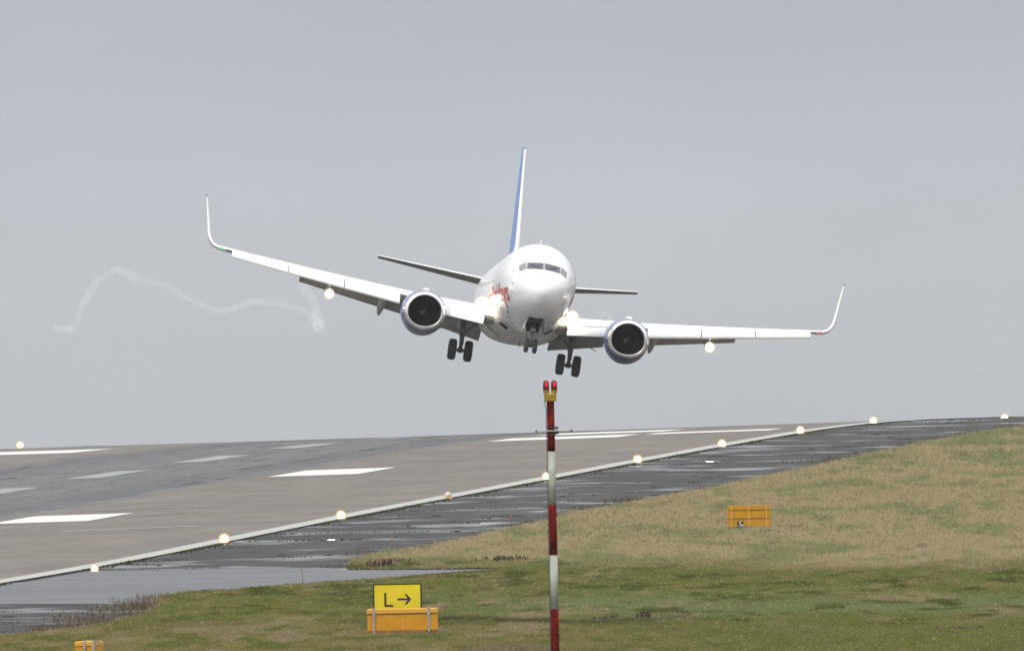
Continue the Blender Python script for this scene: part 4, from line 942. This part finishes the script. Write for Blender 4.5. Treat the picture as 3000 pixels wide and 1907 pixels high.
    for k in (-1, 1):
        wh = wheel((gx + k * .385, ga, gz_), .505, .37, gl)
        MB().tube([(gx + k * .385 - .12, ga, gz_), (gx + k * .385 + .12, ga, gz_)], [.27, .27], 20).build('rim', M['rim'], wh)

# nose gear
b = MB(); b.tube([(0, 4.0, -1.9), (0, 3.95, -2.55)], .085, 12).tube([(0, 3.95, -2.5), (0, 3.93, -3.02)], .055, 12).tube([(-.22, 3.93, -3.06), (.22, 3.93, -3.06)], .045, 10).tube([(0, 3.93, -2.98), (0, 3.93, -3.14)], .08, 10)
b.tube([(0, 3.85, -2.45), (0, 3.62, -2.72), (0, 3.86, -2.98)], .025, 8).tube([(-.12, 3.9, -2.42), (.12, 3.9, -2.42)], .06, 8).tube([(0, 4.0, -2.4), (0, 5.1, -2.0)], .04, 8)
ng = b.build('nose_gear_leg', M['gear'], ac, True)
MB().box((.0, 3.80, -2.30), (.26, .05, .16), .01).build('light_bracket', M['rim'], ng)
for k in (-1, 1):
    wh = wheel((k * .205, 3.93, -3.06), .345, .20, ng)
    MB().tube([(k * .205 - .06, 3.93, -3.06), (k * .205 + .06, 3.93, -3.06)], [.18, .18], 18).build('rim', M['rim'], wh)

# fin
def finsec(z, a, ch, t):
    return [Vector((v * ch, a + u * ch, z)) for u, v in airfoil(14, t, 0)]
def fin_le(z): return float(np.interp(z, [1.6, 7.85], [25.6, 31.35]))
def fin_te(z): return float(np.interp(z, [1.6, 7.85], [31.4, 33.35]))
b = MB(); zs = np.linspace(1.5, 7.82, 12)
b.loft([finsec(z, fin_le(z), fin_te(z) - fin_le(z), .085) for z in zs], cap0=True, cap1=True)
fin = fix_normals(b.build('fin', M['white'], ac, True)); fin.data.materials.append(M['blue']); fin.data.materials.append(M['red'])
for p in fin.data.polygons:
    c = p.center; u = (c.y - fin_le(c.z)) / (fin_te(c.z) - fin_le(c.z))
    if u > (.035 if c.x < 0 else .28) or c.z > 7.75: p.material_index = 1
MB().tube([(0, fin_te(7.8) - 1.7, 7.84), (0, fin_te(7.8) - .1, 7.86)], [.07, .05], 8).build('fin_cap', M['blue'], fin)
b = MB(); b.loft([[Vector((v * .5, a + u * 1.2, z)) for u, v in airfoil(10, .28, 0)] for a, z in ((21.4, 1.88), (23.6, 2.12), (25.6, 2.75), (26.8, 3.3))], cap0=True, cap1=True)
b2 = MB(); b2.add([(0, 20.9, 1.86), (.13, 24, 1.8), (.20, 27, 1.8), (.16, 27, 2.6), (0, 26.9, 3.35), (-.16, 27, 2.6), (-.20, 27, 1.8), (-.13, 24, 1.8), (0, 24, 2.25)],
                  [(0, 1, 8), (1, 2, 3), (1, 3, 8), (8, 3, 4), (0, 8, 7), (7, 5, 6), (7, 8, 5), (8, 4, 5)]); fix_normals(b2.build('dorsal_fillet', M['white'], ac, True))

# ------------------------------------------------------------------ puddles that catch the landing lights
for (x, y, tgt, wx) in ((2078, 1353, LAMP_R, .6), (970, 1583, LAMP_L, .20)): puddle(x, y, wx, 1.3 if wx < 1 else 2.0, tgt)

# ------------------------------------------------------------------ vapour trails shed by the flap tips
def vapour_mat(name, dens):
    m = bpy.data.materials.new(name); m.use_nodes = True; t = m.node_tree; t.nodes.clear(); o = t.nodes.new('ShaderNodeOutputMaterial'); v = t.nodes.new('ShaderNodeVolumePrincipled')
    v.inputs['Color'].default_value = (1, 1, 1, 1); v.inputs['Density'].default_value = dens; v.inputs['Anisotropy'].default_value = .1
    t.links.new(v.outputs[0], o.inputs['Volume']); return m
def trail(name, pts, label, dens):
    P = [px(x, y, Y) for x, y, Y, r_ in pts]; Rr = [r_ for *_, r_ in pts]; Q = []; RR = []
    n = len(P)
    for i in range(n - 1):
        p0, p1, p2, p3 = P[max(0, i - 1)], P[i], P[i + 1], P[min(n - 1, i + 2)]
        for k in range(5):
            t = k / 5; Q.append(.5 * ((2 * p1) + (p2 - p0) * t + (2 * p0 - 5 * p1 + 4 * p2 - p3) * t * t + (3 * p1 - p0 - 3 * p2 + p3) * t ** 3)); RR.append(Rr[i] * (1 - t) + Rr[i + 1] * t)
    Q.append(P[-1]); RR.append(Rr[-1])
    # carry the section round the bends without twisting
    V = []; Fc = []; m_ = 9; up = Vector((0, -1, 0)); L_ = len(Q)
    for strand in range(4):
        i0 = len(V); f1, f2, f3 = rng.uniform(.05, .22, 3); q1, q2, q3 = rng.uniform(0, 6.28, 3)
        for i, p in enumerate(Q):
            t = (Q[min(i + 1, L_ - 1)] - Q[max(i - 1, 0)]).normalized(); a = t.cross(up)
            a = a.normalized() if a.length > 1e-3 else Vector((1, 0, 0)); b_ = a.cross(t).normalized()
            c = p + (a * math.sin(f1 * i + q1) + b_ * math.sin(f2 * i + q2)) * RR[i] * .55; r_ = RR[i] * (.62 + .22 * math.sin(f3 * 2.3 * i + q3))
            for k in range(m_):
                q = 2 * math.pi * k / m_; V.append(c + (a * math.cos(q) + b_ * math.sin(q)) * r_)
        for i in range(L_ - 1):
            for k in range(m_): k2 = (k + 1) % m_; Fc.append((i0 + i * m_ + k, i0 + i * m_ + k2, i0 + (i + 1) * m_ + k2, i0 + (i + 1) * m_ + k))
        Fc.append(tuple(i0 + k for k in range(m_))[::-1]); Fc.append(tuple(i0 + (L_ - 1) * m_ + k for k in range(m_)))
    o = fix_normals(mesh(name, V, Fc, vapour_mat(name, dens), None, True)); return tag(o, label, 'vapour trail', 'vapour trails shed by the wings')
trail('vapour_trail', [(884, 815, 1792, .16), (893, 845, 1793, .26), (912, 868, 1794, .28), (925, 892, 1795, .26), (936, 922, 1797, .24), (938, 955, 1799, .24), (928, 946, 1802, .22), (905, 925, 1805, .20), (870, 905, 1808, .17), (800, 886, 1812, .16), (735, 884, 1816, .15), (680, 902, 1820, .16), (625, 905, 1824, .16),
    (560, 876, 1828, .16), (490, 843, 1832, .15), (420, 822, 1836, .17), (372, 802, 1839, .16), (346, 791, 1841, .17), (330, 790, 1842, .18), (306, 805, 1843, .17), (284, 818, 1844, .18), (276, 832, 1845, .18), (262, 862, 1847, .17), (245, 893, 1849, .17), (232, 930, 1851, .17), (224, 950, 1852, .17), (212, 965, 1853, .20), (196, 966, 1854, .18), (165, 966, 1856, .20)],
    'long pale wavy vapour trail drifting left from the flap tip of the raised wing', .32)
trail('vapour_trail', [(1752, 947, 1796, .07), (1762, 930, 1796, .09), (1775, 916, 1797, .10), (1786, 926, 1797, .09), (1789, 944, 1798, .08)], 'small pale vapour loop above the wing root at the picture right of the fuselage', 1.3)
# ------------------------------------------------------------------ damp air
hm = bpy.data.materials.new('haze_air'); hm.use_nodes = True; t = hm.node_tree; t.nodes.clear(); o_ = t.nodes.new('ShaderNodeOutputMaterial'); v_ = t.nodes.new('ShaderNodeVolumePrincipled')
v_.inputs['Color'].default_value = (.97, .98, 1, 1); v_.inputs['Density'].default_value = 2.0e-5; v_.inputs['Anisotropy'].default_value = .3; t.links.new(v_.outputs[0], o_.inputs['Volume'])
hz = MB().box((0, 3700, -15.5), (12400, 10800, 93)).build('haze', hm); tag(hz, kind='stuff')
print('verts', sum(len(o.data.vertices) for o in bpy.data.objects if o.type == 'MESH'))
